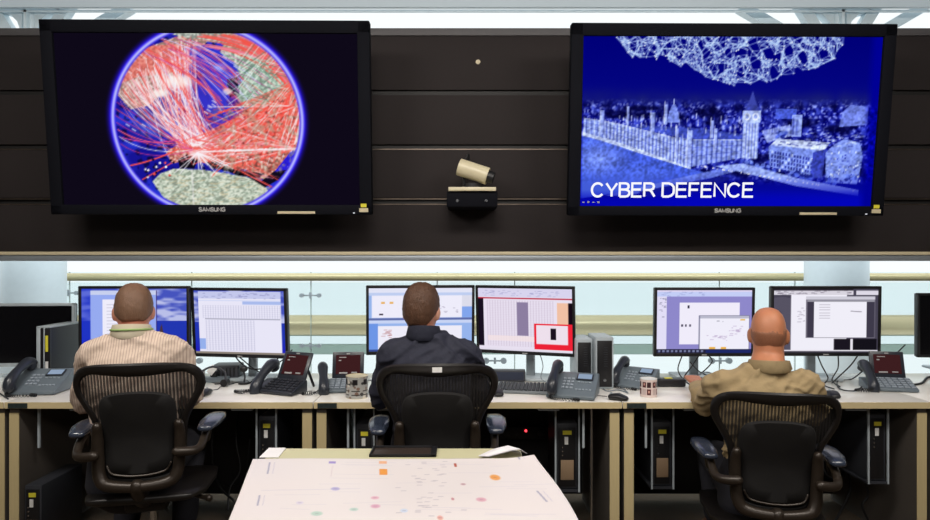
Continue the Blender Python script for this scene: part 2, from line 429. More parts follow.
# ------------------------------------------------------------------ big wall screens
def globe_img():
    c = Cv(298, 172, (14, 9, 24), 2, (60, 33, 358, 204)); rs = random.Random(5)
    a, b_ = c.p(207.5, 119); r = np.hypot(c.X - a, c.Y - b_) / (95.5 / 298 * c.W)
    g = np.clip((1.075 - r) / .07, 0, 1) ** 2
    c.blend(g, (40, 20, 235)); 
    disc = Cv(298, 172, (22, 20, 150), 2, (60, 33, 358, 204)); d = disc
    n1 = d.vnoise(1, 14); n2 = d.vnoise(2, 50); n3 = d.vnoise(3, 100)
    d.blend(np.clip((n1 - .45) * 3, 0, 1), (40, 60, 220), .8); d.blend(np.clip((n2 - .6) * 4, 0, 1), (8, 5, 40), .7)
    d.ell(150, 125, 26, 14, (90, 130, 255), .55, .9); d.ell(228, 82, 22, 20, (60, 90, 245), .8, .5)
    # land
    land = (186, 200, 182)
    d.poly([(150, 180), (158, 172), (172, 167), (200, 168), (225, 172), (246, 176), (262, 184), (268, 194), (262, 206), (180, 206), (160, 196)], land)
    d.poly([(165, 150), (178, 142), (205, 130), (232, 118), (262, 96), (296, 84), (302, 120), (296, 152), (276, 172), (262, 178), (246, 168), (222, 166), (205, 162), (188, 158), (170, 162)], (205, 110, 98))
    d.poly([(228, 40), (262, 44), (284, 66), (296, 88), (268, 104), (244, 106), (226, 84), (240, 66), (222, 52)], (160, 190, 172))
    d.poly([(118, 92), (128, 68), (150, 48), (182, 36), (212, 38), (196, 60), (172, 84), (150, 104), (132, 108)], (196, 150, 140))
    d.poly([(170, 33), (250, 33), (262, 44), (230, 44), (200, 40)], (170, 180, 172))
    m = np.clip((n3 - .5) * 5, 0, 1) * ((d.a[..., 1] > .35)); d.blend(m, (60, 60, 50), .35)
    m = np.clip((.42 - n3) * 6, 0, 1) * ((d.a[..., 1] > .35)); d.blend(m, (240, 240, 225), .6)
    for _ in range(260):
        x, y = rs.uniform(158, 262), rs.uniform(172, 204); t_ = rs.uniform(-.5, .5)
        d.line(x, y, x + 8 * math.cos(t_), y + 8 * math.sin(t_), .7, rs.choice([(236, 240, 225), (150, 170, 150), (210, 190, 150)]), .7)
    d.poly([(204, 160), (222, 160), (236, 168), (262, 172), (256, 176), (236, 174), (226, 170), (210, 166)], (12, 8, 20))
    d.poly([(176, 158), (186, 152), (196, 158), (192, 167), (178, 166)], (12, 8, 20))
    d.poly([(244, 174), (258, 180), (284, 160), (298, 142), (292, 160), (276, 178), (262, 186)], (16, 10, 30))
    d.poly([(272, 170), (292, 146), (298, 150), (284, 168)], (40, 30, 220))
    RED, WH, PK = (246, 84, 74), (250, 244, 250), (236, 130, 150)
    d.poly([(236, 110), (297, 80), (300, 120), (286, 150), (250, 140), (214, 140)], RED, .55)
    d.poly([(120, 84), (150, 46), (180, 44), (200, 60), (172, 72), (140, 76)], RED, .5)
    d.poly([(200, 50), (236, 90), (250, 130), (196, 140), (180, 110)], (170, 50, 140), .35)
    d.ell(178, 82, 20, 11, (250, 244, 240), .85, .5); d.ell(160, 92, 10, 5, (250, 244, 240), .8, .5)
    hub = (196, 151)
    d.poly([(186, 48), (212, 44), (236, 62), (244, 80), (226, 100), (238, 112), (214, 118), (196, 96), (204, 74)], (46, 54, 214), .75)
    d.poly([(160, 100), (176, 104), (188, 124), (172, 120)], (24, 20, 150), .8)
    d.poly([(228, 78), (238, 76), (240, 92), (230, 96)], (14, 8, 30), .9); d.ell(222, 66, 9, 5, (120, 150, 255), .8, .6)
    for _ in range(150):          # long streaks running from the upper left down to the hub
        t_ = rs.random(); x, y = 118 + 80 * t_ + rs.gauss(0, 4), 92 - 52 * t_ + rs.gauss(0, 5)
        if math.hypot(x - 207, y - 119) > 92: continue
        e_ = (hub[0] + rs.gauss(6, 12), hub[1] + rs.gauss(-4, 7))
        mid = ((x + e_[0]) / 2 - rs.uniform(2, 16), (y + e_[1]) / 2 + rs.uniform(2, 16))
        d.curve((x, y), mid, e_, rs.uniform(.5, 1.1), rs.choice([RED, WH, WH, PK, (250, 210, 215)]), rs.uniform(.5, .95))
    for _ in range(40):
        x, y = rs.uniform(140, 200), rs.uniform(36, 60); x2, y2 = x + rs.uniform(40, 90), y + rs.uniform(30, 70)
        d.curve((x, y), ((x + x2) / 2 + 8, (y + y2) / 2 - 6), (x2, y2), rs.uniform(.5, 1.0), rs.choice([PK, (200, 60, 150), RED, (210, 200, 255)]), .8)
    for _ in range(46):
        x, y = rs.uniform(196, 250), rs.uniform(34, 48); y2 = rs.uniform(66, 110)
        d.curve((x, y), (270, y + 8), (298, y2), rs.uniform(.8, 1.8), rs.choice([RED, RED, (220, 96, 84), PK]), .7)
    for _ in range(120):
        t_ = rs.uniform(-.75, .55); l_ = rs.uniform(40, 112); x, y = hub[0] + l_ * math.cos(t_), hub[1] + l_ * math.sin(t_) * .8
        if math.hypot(x - 207, y - 119) > 93: continue
        d.curve((hub[0] + rs.gauss(4, 10), hub[1] + rs.gauss(-3, 6)), ((x + hub[0]) / 2, (y + hub[1]) / 2 - rs.uniform(-6, 12)), (x, y), rs.uniform(.6, 1.4), rs.choice([RED, RED, WH, PK, (206, 110, 96)]), rs.uniform(.45, .9))
    for _ in range(110):          # bundle reaching the right rim
        x, y = rs.uniform(205, 282), rs.uniform(104, 176); x2, y2 = 297 + rs.gauss(0, 3), rs.choice([80, 82, 86, 104, 146])
        d.line(x, y, x2 - 2, y2, rs.uniform(.6, 1.5), rs.choice([RED, RED, WH, (240, 120, 100)]), rs.uniform(.4, .9))
    for _ in range(20): x = rs.gauss(299, 2); d.curve((300, 82), (303, 110), (x - rs.uniform(0, 14), rs.uniform(130, 160)), 1.0, rs.choice([RED, WH]), .8)
    for _ in range(70):
        x, y = rs.uniform(238, 282), rs.uniform(52, 104); t_ = rs.choice([.8, -.9, .2, -.6]); l_ = rs.uniform(5, 18)
        d.line(x - l_ * math.cos(t_), y - l_ * math.sin(t_), x + l_ * math.cos(t_), y + l_ * math.sin(t_), .7, rs.choice([(225, 240, 230), (160, 200, 180), (90, 130, 110)]), .75)
    Xg = 60 + d.X / d.W * 298; Yg = 33 + d.Y / d.H * 171
    reg = np.clip((Xg - 205) / 20, 0, 1) * np.clip((Yg - 84 - (290 - Xg) * .25) / 10, 0, 1) * np.clip((174 - Yg) / 6, 0, 1)
    d.blend(reg * np.clip((n2 - .55) * 5, 0, 1), (176, 168, 146), .55); d.blend(reg * np.clip((n3 - .72) * 6, 0, 1), (60, 30, 30), .5); d.blend(reg * np.clip((.25 - n3) * 6, 0, 1), (244, 236, 230), .6)
    for k in range(7):
        y = 100 + 7 * k; d.curve((116 + abs(y - 110) * .12, y), (146, y + 20), (hub[0] - 4, hub[1] - 3), .9, rs.choice([RED, WH, (210, 60, 130)]), .7)
    d.curve((122, 136), (150, 144), (178, 138), 1.0, (220, 70, 150)); d.curve((118, 128), (140, 142), (172, 142), .9, (230, 90, 120))
    d.ell(180, 80, 17, 8, (252, 246, 240), .7, .6); d.ell(163, 92, 9, 5, (252, 246, 240), .7, .6); d.ell(228, 90, 6, 4, (250, 240, 235), .7, .5)
    d.ell(hub[0] + 2, hub[1] + 1, 14, 6, (252, 240, 244), .75, .8); d.line(200, 150, 296, 147, 1.2, WH, .9)
    for k in range(16): d.line(*hub, hub[0] + rs.uniform(-26, 40), hub[1] + rs.uniform(8, 24), .9, WH, .8)
    for _ in range(40): x, y = rs.uniform(125, 260), rs.uniform(50, 130); d.line(x, y, x + 3, y + 2, 1.2, (252, 248, 250), .7)
    d.curve((128, 164), (150, 160), (176, 148), 1.3, RED); d.line(140, 178, 172, 160, 1.0, RED)
    d.line(190, 168, 190, 204, .8, WH, .8)
    for k in range(18):
        x, y = 138 + rs.uniform(0, 34), 176 - rs.uniform(0, 18); d.ell(x, y, 1.1, 1.1, rs.choice([RED, WH, (20, 8, 20)]))
    mask = np.clip((.965 - r) / .02, 0, 1)[..., None]
    c.a = c.a * (1 - mask) + d.a * mask
    ring = np.exp(-((r - .982) / .017) ** 2); c.blend(ring, (196, 200, 255), .95)
    return c.out()

def london_img():
    c = Cv(298, 172, (0, 0, 120), 2, (580, 37, 878, 207)); rs = random.Random(8)
    Xp = 580 + c.X / c.W * 298; Yp = 37 + c.Y / c.H * 170
    n1 = c.vnoise(4, 20); n2 = c.vnoise(5, 60); n3 = c.vnoise(6, 110)
    c.blend(np.clip((Yp - 40) / 60, 0, 1), (4, 6, 130), 1)
    c.blend(np.exp(-((Yp - 100) / 9) ** 2) * (.4 + .6 * n1), (30, 36, 110), .8)
    city = np.clip((Yp - 98) / 8, 0, 1) * np.clip((186 - Yp) / 14, 0, 1)
    c.blend(city * np.clip((n2 - .35) * 2.4, 0, 1), (70, 86, 205), .75)
    c.blend(city * np.clip((n3 - .62) * 5, 0, 1), (180, 196, 250), .6)
    c.blend(city * np.clip((.4 - n1) * 6, 0, 1), (4, 4, 66), .8)
    for x, y, rx, ry in ((620, 114, 34, 6), (672, 116, 20, 8), (705, 112, 18, 7), (800, 122, 26, 7), (640, 108, 30, 4), (836, 128, 18, 5)):
        c.ell(x, y, rx, ry, (3, 3, 58), .85, .6)
    # river
    c.poly([(580, 134), (600, 139), (690, 168), (705, 172), (690, 186), (640, 190), (600, 196), (580, 199)], (66, 92, 216))
    c.ell(598, 158, 34, 22, (128, 152, 246), .75, .9); c.ell(640, 172, 40, 14, (84, 112, 230), .5, .9)
    c.poly([(580, 131), (600, 136), (640, 149), (692, 166), (692, 169), (640, 153), (600, 140), (580, 135)], (190, 205, 252))
    # parliament river front, nearer to the right
    def facade(x0, yt0, yb0, x1, yt1, yb1, n, body=(142, 162, 240), hi=(214, 226, 255), lo=(34, 44, 150)):
        c.poly([(x0, yt0), (x1, yt1), (x1, yb1), (x0, yb0)], body)
        for k in range(n + 1):
            t_ = k / n; x = x0 + (x1 - x0) * t_; yt = yt0 + (yt1 - yt0) * t_; yb = yb0 + (yb1 - yb0) * t_
            c.line(x, yt - 1.5, x, yb, .7, hi if k % 2 == 0 else lo, .75)
        for f_ in (.3, .62):
            c.line(x0, yt0 + (yb0 - yt0) * f_, x1, yt1 + (yb1 - yt1) * f_, .6, lo, .5)
        c.line(x0, yt0, x1, yt1, .8, hi, .8)
    facade(583, 118, 132, 604, 121, 138, 8); facade(604, 121, 137, 640, 129, 149, 20); facade(640, 129, 149, 676, 138, 162, 20); facade(676, 135, 162, 690, 139, 167, 8)
    facade(690, 139, 167, 745, 139, 157, 22, (118, 138, 226))
    c.poly([(622, 124), (700, 128), (744, 134), (744, 139), (690, 139), (640, 129)], (60, 76, 186)); 
    for k in range(60):
        x = rs.uniform(610, 742); y = rs.uniform(118, 138); c.line(x, y, x, y - rs.uniform(2, 7), .8, (206, 218, 255), .8)
    for x, y0, y1, w_ in ((601, 110, 134, 4), (627, 106, 126, 2), (652, 112, 134, 4), (665, 104, 124, 3), (690, 130, 166, 5), (677, 128, 160, 3), (712, 120, 138, 3), (716, 128, 150, 3)):
        c.rect(x - w_ / 2, y0, x + w_ / 2, y1, (150, 168, 245)); c.line(x - w_ / 2, y0 - 3, x - w_ / 2, y1, .6, (220, 230, 255), .9); c.line(x + w_ / 2, y0 - 3, x + w_ / 2, y1, .6, (40, 50, 160), .9)
    c.poly([(666, 122), (668, 112), (671, 104), (674, 104), (677, 112), (679, 122)], (120, 140, 232)); c.line(672.5, 104, 672.5, 99, 1, (170, 185, 250))
    # clock tower
    c.rect(743, 116, 759, 158, (150, 170, 246)); c.rect(742, 110, 760, 122, (172, 190, 252))
    c.poly([(743, 110), (748, 100), (751, 90), (754, 100), (759, 110)], (60, 70, 170))
    for x in (745, 748, 751, 754, 757): c.line(x, 123, x, 158, .8, (226, 236, 255), .8); c.line(x + 1.2, 123, x + 1.2, 158, .6, (60, 76, 190), .8)
    for x in (746.5, 755): c.ell(x, 116, 3, 3.6, (232, 240, 255)); c.ell(x, 116, 1.9, 2.4, (150, 168, 240))
    # abbey and offices
    c.rect(775, 108, 796, 118, (72, 92, 214)); c.rect(792, 114, 802, 136, (148, 168, 246))
    c.poly([(762, 130), (790, 124), (796, 134), (768, 142)], (150, 166, 238))
    c.poly([(842, 112), (850, 104), (868, 106), (868, 124), (840, 126)], (110, 128, 226))
    for k in range(30): x = rs.uniform(762, 800); c.line(x, rs.uniform(112, 122), x, 134, .5, (30, 40, 150), .5)
    c.poly([(770, 146), (776, 140), (826, 148), (822, 158), (814, 176), (772, 166)], (120, 142, 232))
    for i_ in range(5):
        for j_ in range(15):
            x = 773 + j_ * 2.9; y = 150 + i_ * 4.2 + j_ * .55; c.rect(x, y, x + 1.5, y + 2.8, (30, 36, 140) if (i_ + j_) % 7 else (190, 205, 255))
    c.poly([(772, 144), (778, 138), (832, 142), (826, 150)], (196, 210, 255)); c.poly([(815, 152), (828, 148), (826, 178), (814, 178)], (54, 66, 176))
    c.poly([(828, 152), (836, 144), (846, 138), (862, 142), (866, 156), (862, 184), (830, 182)], (124, 146, 236))
    for k in range(60): x = rs.uniform(830, 864); y = rs.uniform(150, 182); c.rect(x, y, x + 1.2, y + 2, rs.choice([(200, 214, 255), (50, 60, 170)]))
    for k in range(50): x = rs.uniform(775, 862); y = rs.uniform(132, 146); c.line(x, y, x + rs.uniform(2, 6), y + rs.uniform(-1, 1), 1, rs.choice([(190, 206, 255), (20, 24, 110)]), .8)
    for x, y, q in ((748, 163, 8), (764, 168, 8), (772, 172, 7), (798, 174, 6), (810, 178, 6), (834, 182, 8), (855, 178, 7), (782, 134, 6)):
        for k in range(14): c.ell(x + rs.uniform(-q, q) * .8, y + rs.uniform(-q, q) * .45, 2.2, 1.8, rs.choice([(24, 34, 130), (70, 92, 212), (110, 134, 236)]), .8)
    # bridge and embankment
    c.poly([(606, 196), (640, 188), (680, 178), (720, 169), (745, 164), (745, 169), (712, 178), (672, 186), (630, 196)], (112, 134, 232), .8)
    c.poly([(640, 192), (690, 182), (700, 181), (724, 176), (735, 178), (720, 184), (700, 192), (650, 198)], (20, 26, 130))
    c.poly([(716, 166), (745, 163), (800, 178), (864, 190), (864, 196), (800, 186), (745, 172)], (146, 166, 244))
    for k in range(40): x = rs.uniform(700, 860); c.rect(x, 168 + (x - 720) * .16, x + 1.2, 169.5 + (x - 720) * .16, (230, 238, 255))
    c.blend(np.clip((Yp - 176) / 22, 0, 1) * np.clip((Xp - 640) / 40, 0, 1), (4, 8, 176), .85)
    c.blend(np.clip((Yp - 190) / 12, 0, 1), (2, 4, 190), .8)
    c.blend(np.clip((Xp - 864) / 8, 0, 1), (0, 0, 150), .95)
    c.blend(np.clip((582.5 - Xp) / 2, 0, 1), (0, 0, 150), .7)
    cm_ = (city * np.clip((Yp - 100) / 10, 0, 1))[..., None]; c.a = np.clip(c.a * (1 + cm_ * ((n3 - .5) * .5 + (n2 - .5) * .4)[..., None]), 0, 1)
    # white triangle mesh
    prof = [(612, 37), (618, 44), (628, 58), (645, 62), (660, 58), (676, 66), (698, 72), (712, 84), (730, 86), (748, 84), (765, 84), (780, 76), (805, 70), (832, 62), (840, 50), (838, 40), (836, 34)]
    def bot(x):
        for (a, p_), (b2, q_) in zip(prof[:-1], prof[1:]):
            if a <= x <= b2: return p_ + (q_ - p_) * (x - a) / max(1e-6, b2 - a)
        return 37
    pts = []
    while len(pts) < 640:
        x = rs.uniform(612, 840); y = rs.uniform(34, 88)
        if y < bot(x): pts.append((x, y))
    for i_, p_ in enumerate(pts):
        near = sorted(pts, key=lambda q: (q[0] - p_[0]) ** 2 + (q[1] - p_[1]) ** 2)[4:16]
        for q in rs.sample(near, 3): c.line(*p_, *q, .6, (176, 204, 246), .8)
        c.ell(p_[0], p_[1], .65, .65, (235, 244, 255))
    return c.out()

GLY = {
 'C': (.72, [[(.36 + .36 * math.cos(a), .5 + .5 * math.sin(a)) for a in [R(38 + k * 284 / 22) for k in range(23)]]]),
 'Y': (.66, [[(0, 1), (.33, .42), (.66, 1)], [(.33, .42), (.33, 0)]]),
 'B': (.60, [[(0, 0), (0, 1), (.34, 1), (.48, .95), (.54, .84), (.54, .68), (.46, .56), (.34, .53), (0, .53)], [(.34, .53), (.5, .48), (.6, .36), (.6, .18), (.5, .04), (.34, 0), (0, 0)]]),
 'E': (.58, [[(.58, 0), (0, 0), (0, 1), (.57, 1)], [(0, .53), (.53, .53)]]),
 'F': (.54, [[(0, 0), (0, 1), (.54, 1)], [(0, .52), (.48, .52)]]),
 'R': (.64, [[(0, 0), (0, 1), (.38, 1), (.54, .93), (.59, .76), (.54, .58), (.38, .5), (0, .5)], [(.34, .5), (.46, .36), (.64, 0)]]),
 'D': (.66, [[(0, 0), (0, 1), (.34, 1), (.52, .92), (.64, .74), (.66, .5), (.64, .26), (.52, .08), (.34, 0), (0, 0)]]),
 'N': (.62, [[(0, 0), (0, 1), (.62, 0), (.62, 1)]]),
 'S': (.58, [[(.56, .78), (.48, .95), (.3, 1), (.1, .94), (.03, .76), (.12, .6), (.44, .44), (.57, .26), (.48, .06), (.28, 0), (.08, .06), (0, .24)]]),
 'A': (.66, [[(0, 0), (.33, 1), (.66, 0)], [(.1, .32), (.56, .32)]]),
 'M': (.74, [[(0, 0), (0, 1), (.37, .1), (.74, 1), (.74, 0)]]),
 'U': (.62, [[(0, 1), (0, .28), (.1, .07), (.31, 0), (.52, .07), (.62, .28), (.62, 1)]]),
 'G': (.70, [[(.66, .80), (.52, .96), (.34, 1), (.14, .9), (.02, .68), (.02, .32), (.14, .1), (.34, 0), (.54, .05), (.68, .2), (.68, .48), (.38, .48)]]),
}
def stroke_text(body, name, width, height, M_, m, parent, wt=.13, gap=.24):
    x = 0; L = []
    for ch in body:
        if ch == ' ': x += .42; continue
        w_, st = GLY[ch]; L += [[(x + a, b) for a, b in q] for q in st]; x += w_ + gap
    tot = x - gap; k = width / tot; hw = height * wt / 2; mb = MB(M_); n = 0
    for q in L:
        P = [Vector((a * k, b * (height - 2 * hw) + hw)) for a, b in q]; Lft, Rgt = [], []
        for i, p in enumerate(P):
            d0 = (p - P[i - 1]).normalized() if i else (P[1] - p).normalized(); d1 = (P[i + 1] - p).normalized() if i < len(P) - 1 else d0
            n0 = Vector((-d0.y, d0.x)); n1 = Vector((-d1.y, d1.x)); nn = (n0 + n1); nn = nn.normalized() if nn.length > 1e-4 else n0
            s_ = hw / max(.75, nn.dot(n0)); Lft.append(p + nn * s_); Rgt.append(p - nn * s_)
        y0 = -.0002 * (n % 3); n += 1
        mb.rings([[Vector((l.x, y0, l.y)), Vector((r_.x, y0, r_.y)), Vector((r_.x, y0 + .0012, r_.y)), Vector((l.x, y0 + .0012, l.y))] for l, r_ in zip(Lft, Rgt)])
    return mb.build(name, m, parent, None)
M['lettergrey'] = mat('silver_lettering', (165, 165, 165), .4)
M['white_text'] = emis('white_text', (250, 250, 255), 1.0)

def wall_screen(pose, label, img, cyber=False):
    x, y, z, yaw, pit, w_, h_ = pose
    t = thing('wall_screen', label, 'screen', (x, y, z)); t.rotation_euler = (pit, 0, yaw)
    bl, bt, bb = .038 * w_, .065 * h_, .052 * h_
    f = MB()
    f.box2((-w_ / 2, -.03, h_ / 2 - bt), (w_ / 2, .03, h_ / 2), .006).box2((-w_ / 2, -.03, -h_ / 2), (w_ / 2, .03, -h_ / 2 + bb), .006)
    f.box2((-w_ / 2, -.03, -h_ / 2), (-w_ / 2 + bl, .03, h_ / 2), .006).box2((w_ / 2 - bl, -.03, -h_ / 2), (w_ / 2, .03, h_ / 2), .006)
    f.build('bezel', M['tv'], t)
    MB().box2((-w_ / 2 + .005, -.012, -h_ / 2 + .005), (w_ / 2 - .005, .05, h_ / 2 - .005), .004).box2((-w_ * .42, .04, -h_ * .4), (w_ * .42, .085, h_ * .4), .01).build('back_shell', M['black'], t)
    sx0, sx1, sz0, sz1 = -w_ / 2 + bl, w_ / 2 - bl, -h_ / 2 + bb, h_ / 2 - bt
    raster_obj('display', img, lambda u, v: (sx0 + (sx1 - sx0) * u, np.full_like(u, -.0135), sz1 - (sz1 - sz0) * v), M['screen'], t)
    stroke_text('SAMSUNG', 'brand_lettering', .145, .026, Matrix.Translation((-.07 if not cyber else -.065, -.0305, -h_ / 2 + .016)), M['lettergrey'], t, .24, .16)
    sp = .27 if not cyber else .30
    MB().box((w_ / 2 * sp * 1.75 + .05, -.032, -h_ / 2 + .012), (.21, .004, .014), .001).build('status_strip', M['lip'], t)
    MB().box((w_ / 2 - .045, -.032, -h_ / 2 + .052), (.032, .003, .02)).build('yellow_sticker', M['yellow'], t)
    MB().box((w_ / 2 - .045, -.032, -h_ / 2 + .026), (.05, .003, .022)).build('asset_sticker', M['lip'], t)
    MB().box((w_ / 2 - .10, -.032, -h_ / 2 + .010), (.010, .003, .005)).build('power_light', M['ledwht'], t)
    br = MB()
    for s_ in (-.3, .3):
        br.box2((s_ - .03, .08, -.25), (s_ + .03, .11, .25)).box2((s_ - .02, .08, -.05), (s_ + .02, .26, .0))
    br.box2((-.4, .235, -.04), (.4, .265, .04)).build('wall_bracket', M['black'], t)
    if cyber:
        stroke_text('CYBER', 'caption', .352, .086, Matrix.Translation((sx0 + .066, -.0155, sz0 + .046)), M['white_text'], t, .145, .17)
        stroke_text('DEFENCE', 'caption', .510, .086, Matrix.Translation((sx0 + .463, -.0155, sz0 + .046)), M['white_text'], t, .145, .17)
        g = MB()
        for k in range(4): g.box((sx0 + .02 + k * .028, -.0145, sz0 + .02), (.013, .001, .010 if k % 2 else .006))
        g.build('slide_icon', M['lettergrey'], t)
    return t
wall_screen((-1.418, 3.45, 2.203, .012, .10, 1.79, 1.057), 'huge black wall screen showing a globe covered in red and white lines', globe_img())
wall_screen((1.466, 3.45, 2.19, .01, .113, 1.778, 1.043), 'huge black wall screen with a blue London skyline and the words CYBER DEFENCE', london_img(), True)

# camera on shelf between the screens
c0 = at(472, 191, 3.62)
sh = thing('camera_shelf', 'small black wall shelf with a cream top between the big screens', 'shelf', (c0.x, 3.62, c0.z))
MB().box((0, .0, 0), (.27, .22, .022), .003).build('shelf_board', M['camcream'], sh)
MB().box2((-.145, -.09, -.10), (.145, .128, -.012), .006).build('shelf_box', M['tv'], sh)
for s_ in (-.085, .08): MB().cyl((s_, -.09, -.065), (s_, -.096, -.065), .008, n=12).build('screw', M['chrome'], sh)
cm = thing('video_camera', 'cream cylindrical conference camera tilted on the small wall shelf', 'camera', (c0.x, 3.60, c0.z + .011))
MB().cyl((0, 0, 0), (0, 0, .028), .062, .050, n=28).box((-.045, .03, .07), (.022, .04, .13), .004).cyl((-.04, .0, .1), (-.04, .04, .1), .02).build('pan_base', M['black'], cm)
d = Vector((math.cos(R(-19)), -.12, math.sin(R(-19))))
a0 = Vector((-.075, -.01, .125)); a1 = a0 + d * .175
MB().cyl(a0, a1, .050, .050, n=32).build('camera_body', M['camcream'], cm)
MB().cyl(a1, a1 + d * .035, .036, .033, n=28).build('lens', M['black'], cm)
MB().chain([a0 + Vector((-.0, .04, .03)), (-.05, .09, .17), (-.02, .11, .22), (-.02, .135, .15)], .005).build('cable', M['cable'], cm)
o = MB().cyl((at(478, 62, YB).x, YB - .004, zb(62)), (at(478, 62, YB).x, YB + .002, zb(62)), .014, n=16).build('wall_stud', M['lip']); tag(o, 'small pale round stud on the dark wall above the camera', 'stud')

# ------------------------------------------------------------------ desks
PITCH = 1.478; YF = 2.962; YR = 3.72
def make_desk(label):
    t = thing('desk', label, 'desk', (0, YF, 0), 0, 'row of joined desks')
    W_ = PITCH - .004
    MB().box2((.002, .003, DZ - .029), (W_, YR - YF, DZ), .001).build('desktop', M['desktop'], t)
    MB().box2((.002, 0, DZ - .03), (W_, .0035, DZ - .0005)).build('edge_band', M['deskedge'], t)
    for x0 in (.012, PITCH - .057):
        l = MB().box2((x0, .022, 0), (x0 + .045, YR - YF - .03, DZ - .03)).build('leg_panel', M['legside'], t)
        MB().box2((x0 - .0005, .018, 0), (x0 + .0455, .0222, DZ - .055)).build('leg_edge', M['deskleg'], l)
    MB().box2((.06, YR - YF - .06, .04), (PITCH - .06, YR - YF - .04, DZ - .03)).build('modesty_panel', M['modesty'], t)  # full height and dark, put in to keep atrium daylight from under desks
    MB().box2((.3, .02, DZ - .045), (.42, .06, DZ - .03)).box2((PITCH - .40, .02, DZ - .045), (PITCH - .30, .06, DZ - .03)).build('underside_bracket', M['alu'], t)
    pl = MB().box2((.02, -.003, DZ - .028), (.112, .001, DZ - .004)).build('name_plate', M['plate'], t)
    return t
d0 = make_desk('pale desk with maple edge under the man in the striped shirt')
d0.location.x = (4 - CX) * YF / F
x0 = d0.location.x
dup(d0, (x0 - PITCH, YF, 0), 0, 'pale desk cut off at the far left edge under the big black monitor')
dup(d0, (x0 + PITCH, YF, 0), 0, 'pale desk with maple edge in front of the man in the navy jacket')
dup(d0, (x0 + 2 * PITCH, YF, 0), 0, 'pale desk with maple edge in front of the man in the khaki shirt')
dup(d0, (x0 + 3 * PITCH, YF, 0), 0, 'pale desk cut off at the far right edge under the black monitor')

# ------------------------------------------------------------------ desk monitors
def scr_sky(c, x0=0, x1=1):
    Yn = c.Y / c.H
    m = ((c.X / c.W >= x0) & (c.X / c.W <= x1)).astype(float)
    n = c.vnoise(11, 14, .3); n = (n + c.vnoise(12, 30, .3) * .6) / 1.6
    c.blend(m * (Yn < .52), (70, 84, 190)); c.blend(m * (Yn < .55) * np.clip((n - .4) * 4, 0, 1), (206, 210, 240), .85)
    c.blend(m * (Yn >= .5), (34, 54, 176)); c.blend(m * (Yn > .72) * np.clip((Yn - .72) * 3, 0, 1), (30, 24, 190))
def spread(c, x0, y0, x1, y1, nx, ny, al=.25, col=(120, 120, 160)):
    for k in range(nx + 1): x = x0 + (x1 - x0) * k / nx; c.line(x, y0, x, y1, 1.0, col, al)
    for k in range(ny + 1): y = y0 + (y1 - y0) * k / ny; c.line(x0, y, x1, y, .7, col, al * .45)
def scribble(c, x0, y0, x1, y1, n, col=(90, 90, 120), seed=1, al=.5, l=.04):
    rs = random.Random(seed)
    for _ in range(n):
        x = rs.uniform(x0, x1); y = rs.uniform(y0, y1); c.line(x, y, min(x1, x + rs.uniform(.3, 1) * l), y, 1.0, col, al)
def s1():
    c = Cv(180, 112, (50, 70, 200)); scr_sky(c); c.rect(0, 0, .1, 1, (30, 50, 205), .6)
    c.rect(.085, .03, .71, 1, (150, 170, 240)); c.rect(.085, .03, .71, .10, (200, 208, 238)); c.rect(.2, .17, .6, 1, (238, 236, 250))
    for k in range(14): c.line(.24, .25 + k * .05, .52, .25 + k * .05, .8, (120, 120, 150), .5)
    c.rect(.705, .03, .715, .9, (60, 40, 110)); c.poly([(.735, .74), (.745, .6), (.76, .55), (.775, .7), (.79, .78), (.74, .8)], (70, 50, 60))
    c.rect(0, .965, 1, 1, (150, 140, 170)); return c.out()
def s2():
    c = Cv(160, 112, (60, 70, 190)); scr_sky(c); c.rect(.05, .02, .96, .965, (232, 230, 247))
    c.rect(.05, .02, .96, .13, (196, 200, 236)); scribble(c, .08, .03, .9, .13, 40, (110, 110, 170), 3)
    c.rect(.54, .17, .96, .22, (168, 186, 236)); c.rect(.05, .15, .96, .165, (206, 214, 244))
    spread(c, .1, .24, .95, .43, 30, 6, .3); c.rect(.12, .44, .95, .455, (150, 150, 170)); spread(c, .13, .47, .66, .94, 16, 16, .35)
    c.rect(.05, .76, .12, .93, (150, 176, 236)); c.rect(0, .965, 1, 1, (140, 130, 120)); return c.out()
def s3():
    c = Cv(180, 112, (150, 180, 236))
    c.rect(0, 0, 1, .075, (226, 228, 246)); c.rect(0, .075, 1, .12, (190, 205, 240)); c.rect(.03, .12, .9, .47, (238, 236, 250))
    c.rect(.9, .12, 1, .3, (220, 220, 235)); c.rect(.9, .3, 1, .47, (130, 165, 236))
    for x, y in ((.12, .22), (.2, .22)): c.rect(x, y, x + .035, y + .03, (232, 176, 90))
    c.rect(.1, .4, .14, .43, (70, 60, 80)); scribble(c, .5, .3, .86, .4, 16, (110, 100, 130), 5)
    c.rect(0, .475, 1, .51, (96, 110, 170)); c.rect(0, .51, 1, .56, (200, 212, 244)); c.rect(0, .56, .09, .97, (110, 150, 230))
    c.rect(.09, .6, .9, .97, (238, 236, 248)); scribble(c, .12, .66, .22, .95, 24, (170, 90, 90), 6, .6); c.rect(0, .965, 1, 1, (60, 80, 150)); return c.out()
